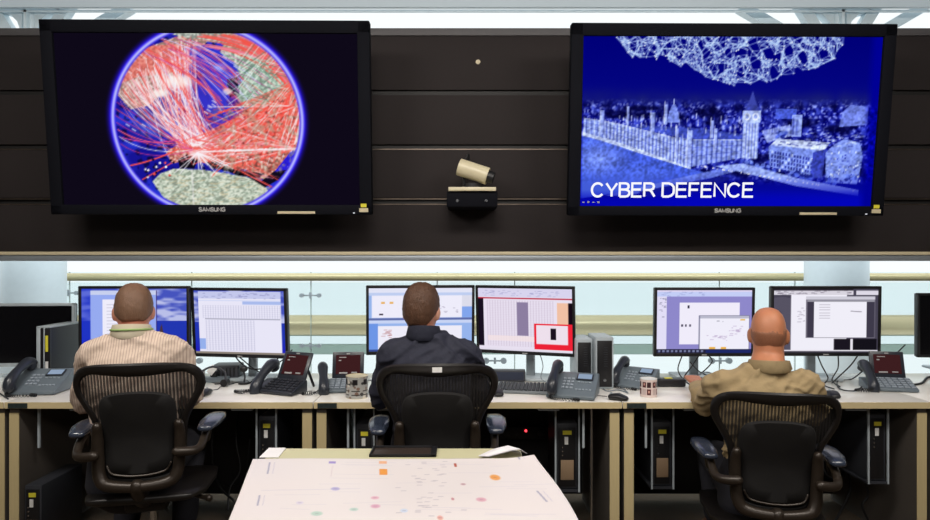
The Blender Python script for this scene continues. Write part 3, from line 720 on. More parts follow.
def s4():
    c = Cv(170, 120, (232, 224, 240)); c.rect(0, 0, 1, .14, (216, 212, 238)); scribble(c, .03, .04, .95, .13, 50, (140, 140, 190), 7)
    c.rect(0, .15, 1, .17, (190, 30, 60)); c.rect(0, .17, .06, .93, (24, 16, 32)); spread(c, .1, .2, .8, .92, 24, 26, .28, (140, 110, 140))
    c.rect(.42, .22, .54, .75, (140, 126, 160)); c.rect(.84, .22, .96, .56, (240, 192, 164)); c.rect(.955, .22, 1, .56, (22, 10, 22))
    c.rect(.1, .76, .6, .84, (244, 226, 228), .8)
    c.rect(.6, .55, 1, .96, (236, 34, 54)); c.rect(.625, .575, .95, .87, (238, 224, 236)); c.rect(.77, .62, .83, .8, (26, 16, 30)); c.rect(0, .97, 1, 1, (226, 220, 236)); return c.out()
def s5():
    c = Cv(170, 120, (142, 136, 202)); c.rect(0, 0, 1, .03, (224, 214, 240)); c.rect(0, .03, 1, .105, (196, 206, 246)); scribble(c, .02, .03, .5, .1, 20, (120, 130, 190), 8)
    c.rect(0, .105, .105, .94, (226, 222, 246)); scribble(c, .02, .13, .1, .45, 20, (80, 80, 110), 9, .6, .03)
    c.rect(.24, .2, .87, .86, (240, 236, 250)); c.rect(.325, .24, .345, .29, (50, 46, 70))
    for x in (.26, .3, .345): c.rect(x, .54, x + .018, .58, (60, 56, 80))
    c.rect(.445, .4, .975, .97, (110, 110, 140)); c.rect(.455, .41, .97, .955, (240, 238, 250)); c.rect(.455, .41, .97, .45, (186, 186, 204)); 
    c.rect(.88, .46, .93, .485, (230, 190, 100)); c.rect(.555, .9, .62, .935, (236, 180, 80)); c.rect(.68, .9, .735, .935, (236, 180, 80))
    scribble(c, .52, .72, .74, .8, 16, (150, 120, 170), 10, .6); scribble(c, .76, .56, .92, .72, 16, (150, 120, 170), 11, .6); scribble(c, .62, .49, .7, .5, 3, (60, 60, 80), 4)
    c.rect(0, .935, 1, 1, (36, 34, 60)); 
    for k in range(11): c.rect(.02 + k * .045, .95, .045 + k * .045, .985, (150, 160, 200), .7)
    c.rect(.52, .94, 1, 1, (30, 40, 100)); return c.out()
def s6():
    c = Cv(180, 112, (72, 68, 84)); c.ell(.08, .75, .3, .62, (96, 92, 108), .6)
    c.rect(0, 0, .76, .05, (40, 34, 44)); c.rect(.0, .03, .76, .1, (216, 212, 222)); c.rect(.79, .03, 1, .1, (222, 218, 230)); scribble(c, .02, .03, .74, .09, 40, (90, 80, 100), 12)
    c.rect(.17, .1, .7, .955, (240, 238, 248)); scribble(c, .22, .3, .3, .55, 12, (130, 120, 140), 13, .6)
    c.rect(.31, .12, .97, .77, (120, 116, 130)); c.rect(.31, .12, .97, .17, (206, 204, 216)); c.rect(.325, .2, .965, .76, (62, 58, 74)); c.rect(.39, .2, .89, .76, (240, 238, 248)); c.rect(.325, .175, .965, .205, (150, 148, 160))
    for y in (.25, .29, .33, .38, .42, .46): c.line(.44, y, .54, y, .9, (120, 110, 130), .6)
    c.line(.74, .35, .84, .36, 1.2, (90, 80, 100), .8)
    c.rect(.58, .78, .74, .955, (26, 22, 32)); c.rect(.76, .78, .99, .955, (20, 18, 26)); c.rect(.74, .78, .76, .955, (230, 226, 236)); c.rect(0, .955, 1, .975, (226, 222, 232)); c.rect(0, .975, 1, 1, (60, 56, 70)); return c.out()

def monitor(pose, label, img=None, bez=.015, silver=False, arm='post', basepx=None):
    x, y, z, yaw, pit, w_, h_ = pose
    # root at the desk: stand position
    fx = Vector((math.sin(yaw), -math.cos(yaw), 0))          # facing direction
    base = Vector((x, y, 0)) - fx * .13
    t = thing('monitor', label, 'monitor', (base.x, base.y, DZ), yaw)
    hd = MB(); Mh = Matrix.Translation((0, -.13, z - DZ)) @ Matrix.Rotation(pit, 4, 'X')
    fr = MB(Mh); fm = M['silver'] if silver else M['black']
    fr.box2((-w_ / 2, -.012, h_ / 2 - bez), (w_ / 2, .012, h_ / 2), .003).box2((-w_ / 2, -.012, -h_ / 2), (w_ / 2, .012, -h_ / 2 + bez * 1.25), .003)
    fr.box2((-w_ / 2, -.012, -h_ / 2), (-w_ / 2 + bez, .012, h_ / 2), .003).box2((w_ / 2 - bez, -.012, -h_ / 2), (w_ / 2, .012, h_ / 2), .003)
    bz = fr.build('bezel', fm, t)
    MB(Mh).box2((-w_ / 2 + .003, -.004, -h_ / 2 + .003), (w_ / 2 - .003, .03, h_ / 2 - .003), .004).box2((-w_ * .3, .02, -h_ * .3), (w_ * .3, .055, h_ * .3), .012).build('back_shell', M['dark'], t)
    sx, s0, s1_ = w_ / 2 - bez, -h_ / 2 + bez * 1.25, h_ / 2 - bez
    if img is not None:
        def fn(u, v):
            X = -sx + 2 * sx * u; Z = s1_ - (s1_ - s0) * v; Yv = np.full_like(u, -.0048)
            c_, s_ = math.cos(pit), math.sin(pit)
            return X, Yv * c_ - Z * s_ - .13, Yv * s_ + Z * c_ + z - DZ
        raster_obj('display', img, fn, M['screen'], t)
    else:
        MB(Mh).box2((-sx, -.006, s0), (sx, -.003, s1_)).build('display', M['blackg'], t)
    MB(Mh).box((0, -.013, -h_ / 2 + bez * .6), (.028, .002, .006)).build('badge', M['lettergrey'], t)
    st = MB(); st.box((0, 0, .010), (.25, .19, .016), .006).box((0, .02, (z - DZ) * .5), (.05, .03, (z - DZ)), .008); st.box((0, -.03, z - DZ), (.09, .10, .07), .01)
    st.build('stand', M['silver'], t)
    MB().box((0, -.028, z - DZ - .075 - .02), (.075, .06, .11), .01).build('stand_collar', M['silver'], t)
    return t
monitor((-2.537, 3.54, .993, .075, 0, .6, .36), 'blank black monitor with silver rim at the far left edge', None, .016, True)
monitor((-1.813, 3.404, 1.085, .022, .012, .6, .385), 'monitor with purple sky wallpaper in front of the man in the striped shirt', s1())
monitor((-1.239, 3.411, 1.075, -.155, .072, .56, .385), 'monitor filled by a pale spreadsheet to the right of the striped shirt man', s2())
monitor((-.246, 3.447, 1.088, .105, .064, .6, .385), 'monitor with two stacked windows in front of the man in the navy jacket', s3())
monitor((.331, 3.44, 1.086, -.327, .086, .56, .385), 'monitor showing a red bordered pop-up and a grey column', s4())
monitor((1.332, 3.458, 1.075, .01, .04, .56, .385), 'monitor with purple document window left of the man in the khaki shirt', s5())
monitor((1.984, 3.416, 1.084, -.014, .023, .6, .385), 'monitor with dark grey page viewer behind the head of the khaki shirt man', s6())
monitor((3.006, 3.70, 1.03, -.05, 0, .6, .385), 'blank black monitor cut off by the right edge of the picture', None, .014)

# ------------------------------------------------------------------ people
def bake(mb, name, voxel, m, parent, smooth=4, disp=None):
    me = mb.mesh('tmp', None); o = bpy.data.objects.new('tmp', me); COL.objects.link(o)
    r = o.modifiers.new('r', 'REMESH'); r.mode = 'VOXEL'; r.voxel_size = voxel
    if smooth: s_ = o.modifiers.new('s', 'SMOOTH'); s_.iterations = smooth; s_.factor = .5
    dg = bpy.context.evaluated_depsgraph_get(); dg.update()
    out = bpy.data.meshes.new_from_object(o.evaluated_get(dg)); COL.objects.unlink(o); bpy.data.objects.remove(o)
    out.name = name; out.materials.clear(); out.materials.append(m)
    if disp:
        nv = [v.normal.copy() for v in out.vertices]
        for v, n_ in zip(out.vertices, nv): v.co = v.co + n_ * disp(v.co)
    out.shade_smooth()
    o = bpy.data.objects.new(name, out); COL.objects.link(o); o.parent = parent
    return o

HA, HB, HC = .0705, .094, .115
def head_pt(d, off=0.0):
    """unit direction -> point of skull surface (x right, y front, z up)"""
    s_ = max(0.0, -d.z) ** 1.3
    ax = HA * (1 - .20 * s_) * (1 + .03 * max(0, d.z)); by = HB * (1 - (.30 if d.y < 0 else .05) * s_)
    e = 2.4
    k = (abs(d.x) ** e + abs(d.y) ** e + abs(d.z) ** e) ** (-1 / e)
    p = Vector((d.x * ax * k, d.y * by * k, d.z * HC * k))
    return p + d * off

def hand(mb, wrist, fwd, up, side, curl=.5, k=1.0):
    """wrist joint, direction of fingers, back-of-hand normal, thumb side vector"""
    fwd = Vector(fwd).normalized(); up = Vector(up); up = (up - fwd * up.dot(fwd)).normalized(); side = Vector(side); side = (side - fwd * side.dot(fwd) - up * side.dot(up)).normalized()
    W = Vector(wrist)
    mb.loft([(W, side * .027 * k, up * .019 * k), (W + fwd * .03 * k, side * .034 * k, up * .017 * k), (W + fwd * .075 * k, side * .041 * k, up * .014 * k), (W + fwd * .095 * k, side * .040 * k, up * .011 * k)], n=18)
    for i, (o_, L) in enumerate(((.030, .070), (.010, .080), (-.010, .074), (-.029, .058))):
        b_ = W + fwd * .088 * k + side * o_ * k; pts = [b_ - fwd * .02]; dirv = fwd.copy(); p = b_
        for j, fr in enumerate((.45, .3, .25)):
            a = curl * (.5 + .35 * j); rot = Matrix.Rotation(-a if True else a, 3, side) if False else None
            dirv = (dirv * math.cos(a) - up * math.sin(a)).normalized() if j == 0 else (dirv + (-up) * math.tan(a * .6)).normalized()
            pts.append(p); p = p + dirv * L * fr * k
        pts.append(p)
        mb.chain(pts, [.0095 * k, .0092 * k, .0088 * k, .0080 * k, .0072 * k], n=10, sub=2)
    th = W + fwd * .03 * k + side * .03 * k
    mb.chain([W + fwd * .02 * k + side * .012 * k, th + side * .01 * k, th + fwd * .032 * k + side * .022 * k - up * .008, th + fwd * .06 * k + side * .022 * k - up * .016], [.014 * k, .012 * k, .010 * k, .009 * k], n=10, sub=2)

def person(loc, rz, label, P):
    """P: dict with dz, skin, shirt material, hair etc. local frame faces +y"""
    t = thing('person', label, 'person', loc, rz)
    dz = P.get('dz', 0.0); v = lambda x, y, z: Vector((x, y, z + dz))
    lean = P.get('lean', 0.0)
    hc = v(P.get('hx', 0), .045 + lean, 1.197); pit = P.get('hpitch', R(8))   # head centre
    Rh = Matrix.Rotation(P.get('hyaw', 0), 3, 'Z') @ Matrix.Rotation(-pit, 3, 'X')
    nz = P.get('nz', 1.09); sw = P.get('sw', .19)          # shoulder joint half width
    lsh, rsh = v(-sw, lean - .005, nz - .085), v(sw, lean - .005, nz - .085)
    le, re, lw, rw = [Vector(q) + Vector((0, 0, 0)) for q in (P['le'], P['re'], P['lw'], P['rw'])]
    # ---- body
    b = MB()
    nu, nv = 40, 28; ringsl = []
    for j in range(1, nv):
        th = PI * j / nv; ring = []
        for i in range(nu):
            ph = 2 * PI * i / nu; d_ = Vector((math.sin(th) * math.cos(ph), math.sin(th) * math.sin(ph), math.cos(th)))
            ring.append(hc + Rh @ head_pt(d_))
        ringsl.append(ring)
    b.rings(ringsl)
    hp = lambda x, y, z: hc + Rh @ Vector((x, y, z))
    b.chain([hp(0, .085, .02), hp(0, .103, -.012), hp(0, .112, -.03), hp(0, .095, -.036)], [.008, .011, .014, .010], n=10, sub=2)      # nose
    b.chain([hp(-.035, .080, .03), hp(0, .090, .033), hp(.035, .080, .03)], [.009, .010, .009], n=8, sub=2)                               # brow
    b.chain([hp(-.022, .088, -.058), hp(0, .098, -.057), hp(.022, .088, -.058)], [.006, .008, .006], n=8, sub=2)                          # lips
    b.ell(hp(0, .075, -.092), (.028, .022, .022))
    for s_ in (-1, 1):
        b.ell(hp(s_ * .0735, -.006, -.012), (.011, .020, .032), rot=Rh @ Matrix.Rotation(s_ * R(-18), 3, 'Z') @ Matrix.Rotation(R(-8), 3, 'X'))
        b.ell(hp(s_ * .066, .012, -.02), (.012, .010, .018))
    nr = P.get('neck', .056)
    nb = v(P.get('hx', 0) * .5, lean - .01, nz)
    b.loft([(hc + Rh @ Vector((0, -.018, -.02)), (nr, 0, 0), (0, nr * 1.05, .01)), (hc + Rh @ Vector((0, -.022, -.075)), (nr * .98, 0, 0), (0, nr, 0)), (nb + Vector((0, 0, .03)), (nr * 1.08, 0, 0), (0, nr * 1.1, 0)), (nb - Vector((0, 0, .04)), (nr * 1.1, 0, 0), (0, nr * 1.1, 0))], n=24)
    b.loft([(v(0, .0, .50), (.15, 0, 0), (0, .10, 0)), (v(0, -.01 + lean * .3, .64), (.135, 0, 0), (0, .09, 0)), (v(0, -.015 + lean * .6, .80), (.145, 0, 0), (0, .10, 0)), (v(0, -.01 + lean * .9, .95), (.155, 0, 0), (0, .095, 0)), (v(0, lean, nz - .07), (.11, 0, 0), (0, .055, 0))], n=28, e=2.4)
    for sh_, el, wr in ((lsh, le, lw), (rsh, re, rw)):
        b.chain([sh_ * .6 + v(0, lean, 1.0) * .4, sh_, (sh_ + el) / 2, el, (el + wr) / 2, wr], [.042, .046, .040, .034, .031, .024], n=14)
        f = (wr - el).normalized(); sd = -1 if wr.x > 0 else 1
        hand(b, wr, f + Vector((0, 0, -.05)), (0, 0, 1), (sd * 1, .2, 0), .45)
    for s_ in (-1, 1):
        kn = v(s_ * .13, .46, .50 + (.03 if dz else 0)); an = Vector((s_ * .13, .42 + P.get('foot', 0), .11))
        b.chain([v(s_ * .09, .02, .52), kn, an, an + Vector((0, -.01, -.05))], [.075, .052, .035, .035], n=14, sub=5)
        b.chain([an + Vector((0, -.02, -.05)), an + Vector((0, .1, -.07))], [.035, .03], n=12, sub=1)
    body = bake(b, 'body', .0055, P['skin'], t, 3)
    for s_ in (-1, 1):
        e_ = MB().ell(hp(s_ * .031, .0835, .008), (.0125, .0125, .0125)); e_.build('eye', M['eye'], t)
    # ---- hair
    if P.get('hair'):
        hm, lim, thick = P['hair'], P['hairline'], P['thick']
        hb = MB(); ringsl = []
        nu, nv = 72, 50
        for j in range(1, nv):
            th = PI * j / nv; ring = []
            for i in range(nu):
                ph = 2 * PI * i / nu; d_ = Vector((math.sin(th) * math.cos(ph), math.sin(th) * math.sin(ph), math.cos(th)))
                az = abs(math.degrees(math.atan2(d_.x, -d_.y)))        # 0 = back of head, 180 = face
                p_ = head_pt(d_); line = lim(az) * .001
                k = max(0.0, min(1.0, (p_.z - line) / .014)) * max(0.0, min(1.0, (P.get('bald', 9) + mnoise.noise(d_ * 7) * .022 - p_.z) / .012)); crown = max(0, d_.z)
                rough_ = mnoise.noise(d_ * 9) * .0022 + mnoise.noise(d_ * 26) * .0012
                off = -.010 + k * (.010 + thick * (1 + P.get('top', 0) * crown) + rough_ * (thick / .006))
                ring.append(hc + Rh @ head_pt(d_, off))
            ringsl.append(ring)
        hb.rings(ringsl).build('hair', hm, t, 180)
    # ---- shirt
    g = MB(); x_ = P.get('bulk', 1.0)
    g.loft([(v(0, .02, .53), (.165 * x_, 0, 0), (0, .125, 0)), (v(0, .01 + lean * .3, .62), (.160 * x_, 0, 0), (0, .120, 0)), (v(0, -.005 + lean * .6, .76), (.168 * x_, 0, 0), (0, .122, 0)),
            (v(0, -.015 + lean * .8, .88), (.186 * x_, 0, 0), (0, .124, 0)), (v(0, -.005 + lean * .95, nz - .10), (.172 * x_, 0, 0), (0, .108, 0)), (v(0, lean, nz - .045), (.135 * x_, 0, 0), (0, .082, 0)), (v(0, lean, nz - .008), (nr + .036, 0, 0), (0, nr + .016, 0)), (v(0, lean, nz + .014), (nr + .014, 0, 0), (0, nr + .012, 0))], n=36, e=2.3, round_caps=False)
    for sh_, el, wr in ((lsh, le, lw), (rsh, re, rw)):
        w2 = el + (wr - el) * P.get('cuff', .93)
        g.chain([nb * .7 + sh_ * .3 + Vector((0, 0, -.03)), sh_ + Vector((0, 0, .004)), sh_ * .55 + el * .45, el, el * .5 + w2 * .5, w2], [.055, .060, .056, .050, .045, .036], n=18)
    fs = P.get('fold', .006); ph = P.get('seed', 0)
    def disp(p):
        q = Vector((p.x * 5.5 + ph, p.y * 5, p.z * 13 + abs(p.x) * 9 + ph)); q2 = Vector((p.x * 14, p.y * 12 + ph, p.z * 22 - p.x * 12))
        a = mnoise.noise(q); b2 = mnoise.noise(q2); return fs * (2.2 * (1 - min(1, abs(a) * 3.2)) ** 1.5 + 1.0 * (1 - abs(b2) * 3) - .6)
    bake(g, P.get('top_name', 'shirt'), .008, P['shirt'], t, 6, disp)
    # collar
    cb = MB(); cw = nr + .012
    cc = nb + Vector((P.get('hx', 0) * .2, 0, .004)); ringsl = []
    for i in range(37):
        a = PI * 1.5 + (i - 18) / 18 * PI * .93; ca, sa = math.cos(a), math.sin(a)
        up_ = .042 * P.get('collar', 1) * (.75 - .25 * sa)
        o0 = cc + Vector((ca * (cw + .016), sa * (cw + .014) + .004, -.006)); o1 = cc + Vector((ca * (cw + .006), sa * (cw + .006) + .004, up_)); i1 = cc + Vector((ca * cw, sa * cw + .004, up_)); i0 = cc + Vector((ca * (cw + .004), sa * (cw + .004), -.02))
        ringsl.append([o0, o1, i1, i0])
    cb.rings(ringsl).build('collar', P.get('collar_mat', P['shirt']), t, 60)
    if P.get('lanyard'):
        l = MB(); pts = [cc + Vector((math.cos(a) * (cw + .012), math.sin(a) * (cw + .012) + .004, .012 + .006 * -math.sin(a))) for a in [PI * 1.5 + k / 10 * PI * .8 for k in range(-10, 11)]]
        l.chain(pts, .0045, n=8, sub=2).build('lanyard', P['lanyard'], t)
    # trousers, socks and shoes
    tr = MB()
    tr.loft([(v(0, .0, .47), (.19, 0, 0), (0, .14, 0)), (v(0, .0, .60), (.178, 0, 0), (0, .128, 0))], n=28, e=2.4)
    for s_ in (-1, 1):
        kn = v(s_ * .13, .46, .50 + (.03 if dz else 0)); an = Vector((s_ * .13, .42 + P.get('foot', 0), .15))
        tr.chain([v(s_ * .09, .02, .525), kn, (kn + an) / 2, an], [.098, .078, .066, .058], n=18, sub=5)
    bake(tr, 'trousers', .010, P['trousers'], t, 5, lambda p: .004 * mnoise.noise(p * 9))
    for s_ in (-1, 1):
        an = Vector((s_ * .13, .42 + P.get('foot', 0), .14))
        MB().chain([an, an + Vector((0, -.005, -.075))], [.041, .041], n=14, sub=1).build('sock', P['sock'], t)
        sh = MB(); f0 = Vector((s_ * .13, .40 + P.get('foot', 0), 0))
        sh.loft([(f0 + Vector((0, -.05, .045)), (.034, 0, 0), (0, 0, .040)), (f0 + Vector((0, .02, .052)), (.040, 0, 0), (0, 0, .048)), (f0 + Vector((0, .12, .036)), (.048, 0, 0), (0, 0, .033)), (f0 + Vector((0, .20, .028)), (.042, 0, 0), (0, 0, .025))], n=20, e=2.3).build('shoe', P['shoe'], t)
    return t

def skin_mat(name, col):
    m = mat(name, col, .5, var=.10, scale=40); m.node_tree.nodes['Principled BSDF'].inputs['Subsurface Weight'].default_value = .06
    m.node_tree.nodes['Principled BSDF'].inputs['Subsurface Radius'].default_value = (.02, .008, .004); return m
M['eye'] = mat('eye_white', (225, 222, 216), .2)
def striped(name, base, line, period, wdt):
    m = mat(name, base, .8, var=.05, scale=14, bump=.2, bscale=60); nt = m.node_tree; b = nt.nodes['Principled BSDF']
    src = b.inputs['Base Color'].links[0].from_socket
    tc = nt.nodes.new('ShaderNodeTexCoord'); sp = nt.nodes.new('ShaderNodeSeparateXYZ'); nt.links.new(tc.outputs['Object'], sp.inputs[0])
    mu = nt.nodes.new('ShaderNodeMath'); mu.operation = 'MULTIPLY'; mu.inputs[1].default_value = 2 * PI / period; nt.links.new(sp.outputs[0], mu.inputs[0])
    si = nt.nodes.new('ShaderNodeMath'); si.operation = 'SINE'; nt.links.new(mu.outputs[0], si.inputs[0])
    mr = nt.nodes.new('ShaderNodeMapRange'); mr.inputs[1].default_value = wdt; mr.inputs[2].default_value = wdt + .25; nt.links.new(si.outputs[0], mr.inputs[0])
    mx = nt.nodes.new('ShaderNodeMix'); mx.data_type = 'RGBA'; mx.inputs[7].default_value = rgb(*line)
    nt.links.new(mr.outputs[0], mx.inputs[0]); nt.links.new(src, mx.inputs[6]); nt.links.new(mx.outputs[2], b.inputs['Base Color'])
    return m
def hair_mat(name, col, bump=.9, var=.35):
    return mat(name, col, .55, var=var, scale=90, bump=bump, bscale=260, stretch=(1, 1, .25), spec=.4)
M['shirt1'] = striped('striped_cream_shirt', (222, 202, 184), (192, 164, 150), .011, .45)
M['shirt2'] = mat('navy_jacket_cloth', (36, 38, 54), .8, var=.12, scale=40, bump=.3, bscale=50)
M['shirt3'] = mat('khaki_cotton', (168, 146, 108), .85, var=.08, scale=20, bump=.3, bscale=40)
M['trsdark'] = mat('dark_wool', (34, 34, 42), .9)
M['shoebk'] = mat('black_leather', (24, 20, 18), .3)
M['shoebr'] = mat('brown_leather', (110, 70, 40), .4)
M['sockg'] = striped('striped_grey_sock', (70, 70, 74), (190, 190, 190), .02, 0)
M['lany'] = mat('green_lanyard', (150, 178, 110), .7)

YP = 2.68
def px2x(px, Y=2.68): return (px - CX) * Y / F
person((-1.425, YP, 0), R(13), 'man in a cream striped shirt with short brown hair seated at the left', dict(
    skin=skin_mat('ruddy_skin', (206, 140, 116)), shirt=M['shirt1'], hair=hair_mat('short_brown_hair', (118, 88, 68), .35, .2), thick=.006, top=.1,
    hairline=lambda az: -62 + 46 * max(0, min(1, (az - 40) / 45)) + 70 * max(0, min(1, (az - 95) / 50)), hpitch=R(10),
    le=(-.235, .10, .80), lw=(-.17, .33, .785), re=(.205, .11, .80), rw=(.08, .33, .785), trousers=M['trsdark'], sock=M['sockg'], shoe=M['shoebk'],
    lanyard=M['lany'], collar_mat=mat('cream_collar_cotton', (224, 212, 186), .8), hx=-.018, hyaw=R(13), nz=1.105, sw=.162, fold=.0035, seed=1.7, bulk=1.0, foot=-.08))
person((-.150, YP, 0), R(2), 'man in a dark navy jacket with thick brown hair seated in the middle', dict(
    skin=skin_mat('fair_skin', (214, 158, 134)), shirt=M['shirt2'], top_name='jacket', hair=hair_mat('thick_brown_hair', (84, 57, 40), .5, .35), thick=.008, top=.35,
    hairline=lambda az: -74 + 62 * max(0, min(1, (az - 35) / 45)) + 70 * max(0, min(1, (az - 95) / 50)), hpitch=R(4), hyaw=R(-12), hx=-.04,
    le=(-.225, .13, .80), lw=(-.15, .37, .785), re=(.225, .13, .80), rw=(.15, .37, .785), trousers=M['trsdark'], sock=M['sockg'], shoe=M['shoebk'],
    nz=1.095, neck=.05, sw=.160, fold=.0045, seed=4.1, collar=1.1, bulk=.96, foot=-.05))
person((1.290, YP, 0), R(-13), 'shaven headed man in a khaki shirt seated at the right', dict(
    skin=skin_mat('tanned_skin', (196, 128, 92)), shirt=M['shirt3'], hair=mat('shaven_stubble', (148, 96, 69), .6, var=.3, scale=200, bump=.2, bscale=500), thick=.0012, top=-.9, dz=-.10,
    hairline=lambda az: -66 + 50 * max(0, min(1, (az - 45) / 40)) + 80 * max(0, min(1, (az - 95) / 50)), hpitch=R(4),
    le=(-.215, .155, .757), lw=(-.225, .395, .802), cuff=.70, re=(.235, .12, .74), rw=(.13, .33, .785), hx=.03, hyaw=R(-12), bald=.022, trousers=M['trsdark'], sock=M['trsdark'], shoe=M['shoebr'],
    nz=1.06, neck=.062, sw=.172, fold=.006, seed=9.3, collar=.8, bulk=.95))

# ------------------------------------------------------------------ chairs
OUT = [(0, 1.017), (.12, 1.014), (.195, 1.002), (.232, .975), (.246, .935), (.240, .89), (.214, .84), (.188, .79), (.174, .74), (.168, .65), (.160, .575), (.138, .535), (.08, .518), (0, .514)]
INN = [(0, .962), (.10, .968), (.165, .972), (.200, .955), (.214, .925), (.206, .885), (.182, .84), (.158, .79), (.146, .74), (.140, .65), (.132, .59), (.112, .562), (.07, .55), (0, .548)]
def smooth_outline(pts, sub=4):
    full = pts + [(-x, z) for x, z in pts[-2:0:-1]]; n = len(full); out = []
    for i in range(n):
        p0, p1, p2, p3 = [Vector(full[(i + k) % n]) for k in (-1, 0, 1, 2)]
        for k in range(sub):
            t_ = k / sub; q = 0.5 * ((2 * p1) + (p2 - p0) * t_ + (2 * p0 - 5 * p1 + 4 * p2 - p3) * t_ * t_ + (3 * p1 - p0 - 3 * p2 + p3) * t_ ** 3); out.append((q.x, q.y))
    return out
def back_y(x, z): return -.205 - .10 * max(0, z - .5) - .10 * max(0, z - .8) ** 1.0 + 1.15 * x * x - .03 * math.exp(-((z - .68) / .12) ** 2) * -1
def make_chair(label, dz=0.0, name_tag=False):
    t = thing('office_chair', label, 'chair', (0, 0, 0), 0, 'mesh backed office chairs')
    D = Matrix.Translation((0, 0, dz))
    A, B = smooth_outline(OUT), smooth_outline(INN); ringsl = []
    for (ax, az), (bx, bz) in zip(A, B):
        ya, yb = back_y(ax, az), back_y(bx, bz); ring = []
        m_ = Vector(((ax + bx) / 2, (ya + yb) / 2, (az + bz) / 2)); u = Vector((ax - bx, ya - yb, az - bz)) / 2; n_ = Vector((0, -.014, 0))
        for k in range(8): a = 2 * PI * k / 8; ring.append(m_ + u * math.cos(a) + n_ * math.sin(a))
        ringsl.append(ring)
    ringsl.append(ringsl[0])
    MB(D).rings(ringsl, caps=False).build('back_frame', M['frame'], t)
    # woven pane filling the frame
    p = MB(D); C_ = [(x, z) for x, z in B]; zc = .76
    ringsl = [[Vector((x * s_, back_y(x * s_, zc + (z - zc) * s_) + .002, zc + (z - zc) * s_)) for x, z in C_] for s_ in (1.02, .8, .6, .4, .2, .02)]
    p.rings(ringsl, caps=False).build('back_mesh', M['pellicle'], t, 180)
    # lumbar pad
    pd = MB(D); ringsl = []
    L = [(0, .905), (.08, .898), (.128, .875), (.143, .82), (.136, .74), (.132, .65), (.122, .59), (.09, .567), (0, .562)]
    C_ = smooth_outline(L)
    for off, s_ in ((-.028, .2), (-.030, .7), (-.026, .96), (-.014, 1.0), (-.006, .98), (-.004, .3)):
        ringsl.append([Vector((x * s_, back_y(x * s_, .73 + (z - .73) * s_) + off, .73 + (z - .73) * s_)) for x, z in C_])
    pd.rings(ringsl).build('lumbar_pad', M['pad'], t, 60)
    MB(D).chain([(x, back_y(x, z) - .026, z) for x, z in ((-.118, .60), (-.10, .572), (-.05, .562), (0, .560), (.05, .562), (.10, .572), (.118, .60))], .0045, n=8).build('pad_trim', M['yoke'], t)
    # yoke: two posts and bottom bar
    y_ = MB(D)
    yk = [(-.150, .762), (-.152, .72), (-.150, .62), (-.142, .560), (-.11, .528), (0, .520), (.11, .528), (.142, .560), (.150, .62), (.152, .72), (.150, .762)]
    y_.chain([(x, back_y(x, z) - .036, z) for x, z in yk], [.018, .021, .023, .024, .024, .020, .024, .024, .023, .021, .018], n=14)
    y_.chain([(0, -.235, .52), (0, -.15, .44), (0, -.02, .41)], [.03, .035, .04], n=14).build('back_yoke', M['yoke'], t)
    for s_ in (-1, 1):
        am = MB(D); am.chain([(s_ * .15, -.25, .655), (s_ * .20, -.235, .650), (s_ * .228, -.20, .655), (s_ * .236, -.14, .69), (s_ * .236, -.09, .70)], [.019, .018, .017, .016, .016], n=12).chain([(s_ * .236, -.11, .665), (s_ * .238, -.09, .715)], [.016, .018], n=12)
        a_ = am.build('armrest', M['yoke'], t)
        pdm = MB(D); pdm.loft([(Vector((s_ * .240, -.17, .722)), (.030, 0, 0), (0, 0, .014)), (Vector((s_ * .247, -.10, .726)), (.043, 0, 0), (0, 0, .018)), (Vector((s_ * .252, .00, .724)), (.045, 0, 0), (0, 0, .018)), (Vector((s_ * .250, .07, .720)), (.036, 0, 0), (0, 0, .014))], n=20, e=2.6).build('arm_pad', M['armpad'], a_)
    MB(D).chain([(.13, -.05, .42), (.22, -.12, .42), (.25, -.14, .42)], [.008, .009, .016], n=10).build('tilt_lever', M['yoke'], t)
    # seat
    st = MB(D); st.loft([(Vector((0, -.20, .455)), (.20, 0, 0), (0, 0, .018)), (Vector((0, -.10, .442)), (.235, 0, 0), (0, 0, .022)), (Vector((0, .08, .442)), (.245, 0, 0), (0, 0, .022)), (Vector((0, .22, .432)), (.225, 0, 0), (0, 0, .018))], n=32, e=3.2).build('seat', M['frame'], t)
    MB(D).box((0, -.02, .40), (.16, .22, .05), .012).build('tilt_mechanism', M['black'], t)
    MB().cyl((0, 0, .09), (0, 0, .24), .028).cyl((0, 0, .2), (0, 0, .385 + dz), .016).build('gas_column', M['chrome'], t)
    for k in range(5):
        a = 2 * PI * k / 5 + .3; dx, dy = math.cos(a), math.sin(a)
        l = MB().chain([(dx * .02, dy * .02, .115), (dx * .16, dy * .16, .10), (dx * .29, dy * .29, .075)], [.026, .020, .013], n=10).build('base_leg', M['dark'], t)
        cx_, cy_ = dx * .29, dy * .29
        MB().cyl((cx_ - dy * .022, cy_ + dx * .022, .0275), (cx_ - dy * .006, cy_ + dx * .006, .0275), .027).cyl((cx_ + dy * .006, cy_ - dx * .006, .0275), (cx_ + dy * .022, cy_ - dx * .022, .0275), .027).cyl((cx_, cy_, .03), (cx_, cy_, .075), .008).build('caster', M['black'], l)
    if name_tag:
        MB(D).box((0, back_y(0, .99) - .015, .994), (.038, .002, .020), 0).build('paper_tag', M['white'], t)
    return t
def place(t, x, Y, rz): t.location = (x, Y, 0); t.rotation_euler = (0, 0, rz)
place(make_chair('mesh backed office chair under the man in the striped shirt'), -1.350, 2.69, R(12))
place(make_chair('mesh backed office chair with a white tag under the man in the navy jacket', 0, True), -.118, 2.69, R(2))
place(make_chair('lower mesh backed office chair under the man in the khaki shirt', -.115), 1.290, 2.69, R(-12))

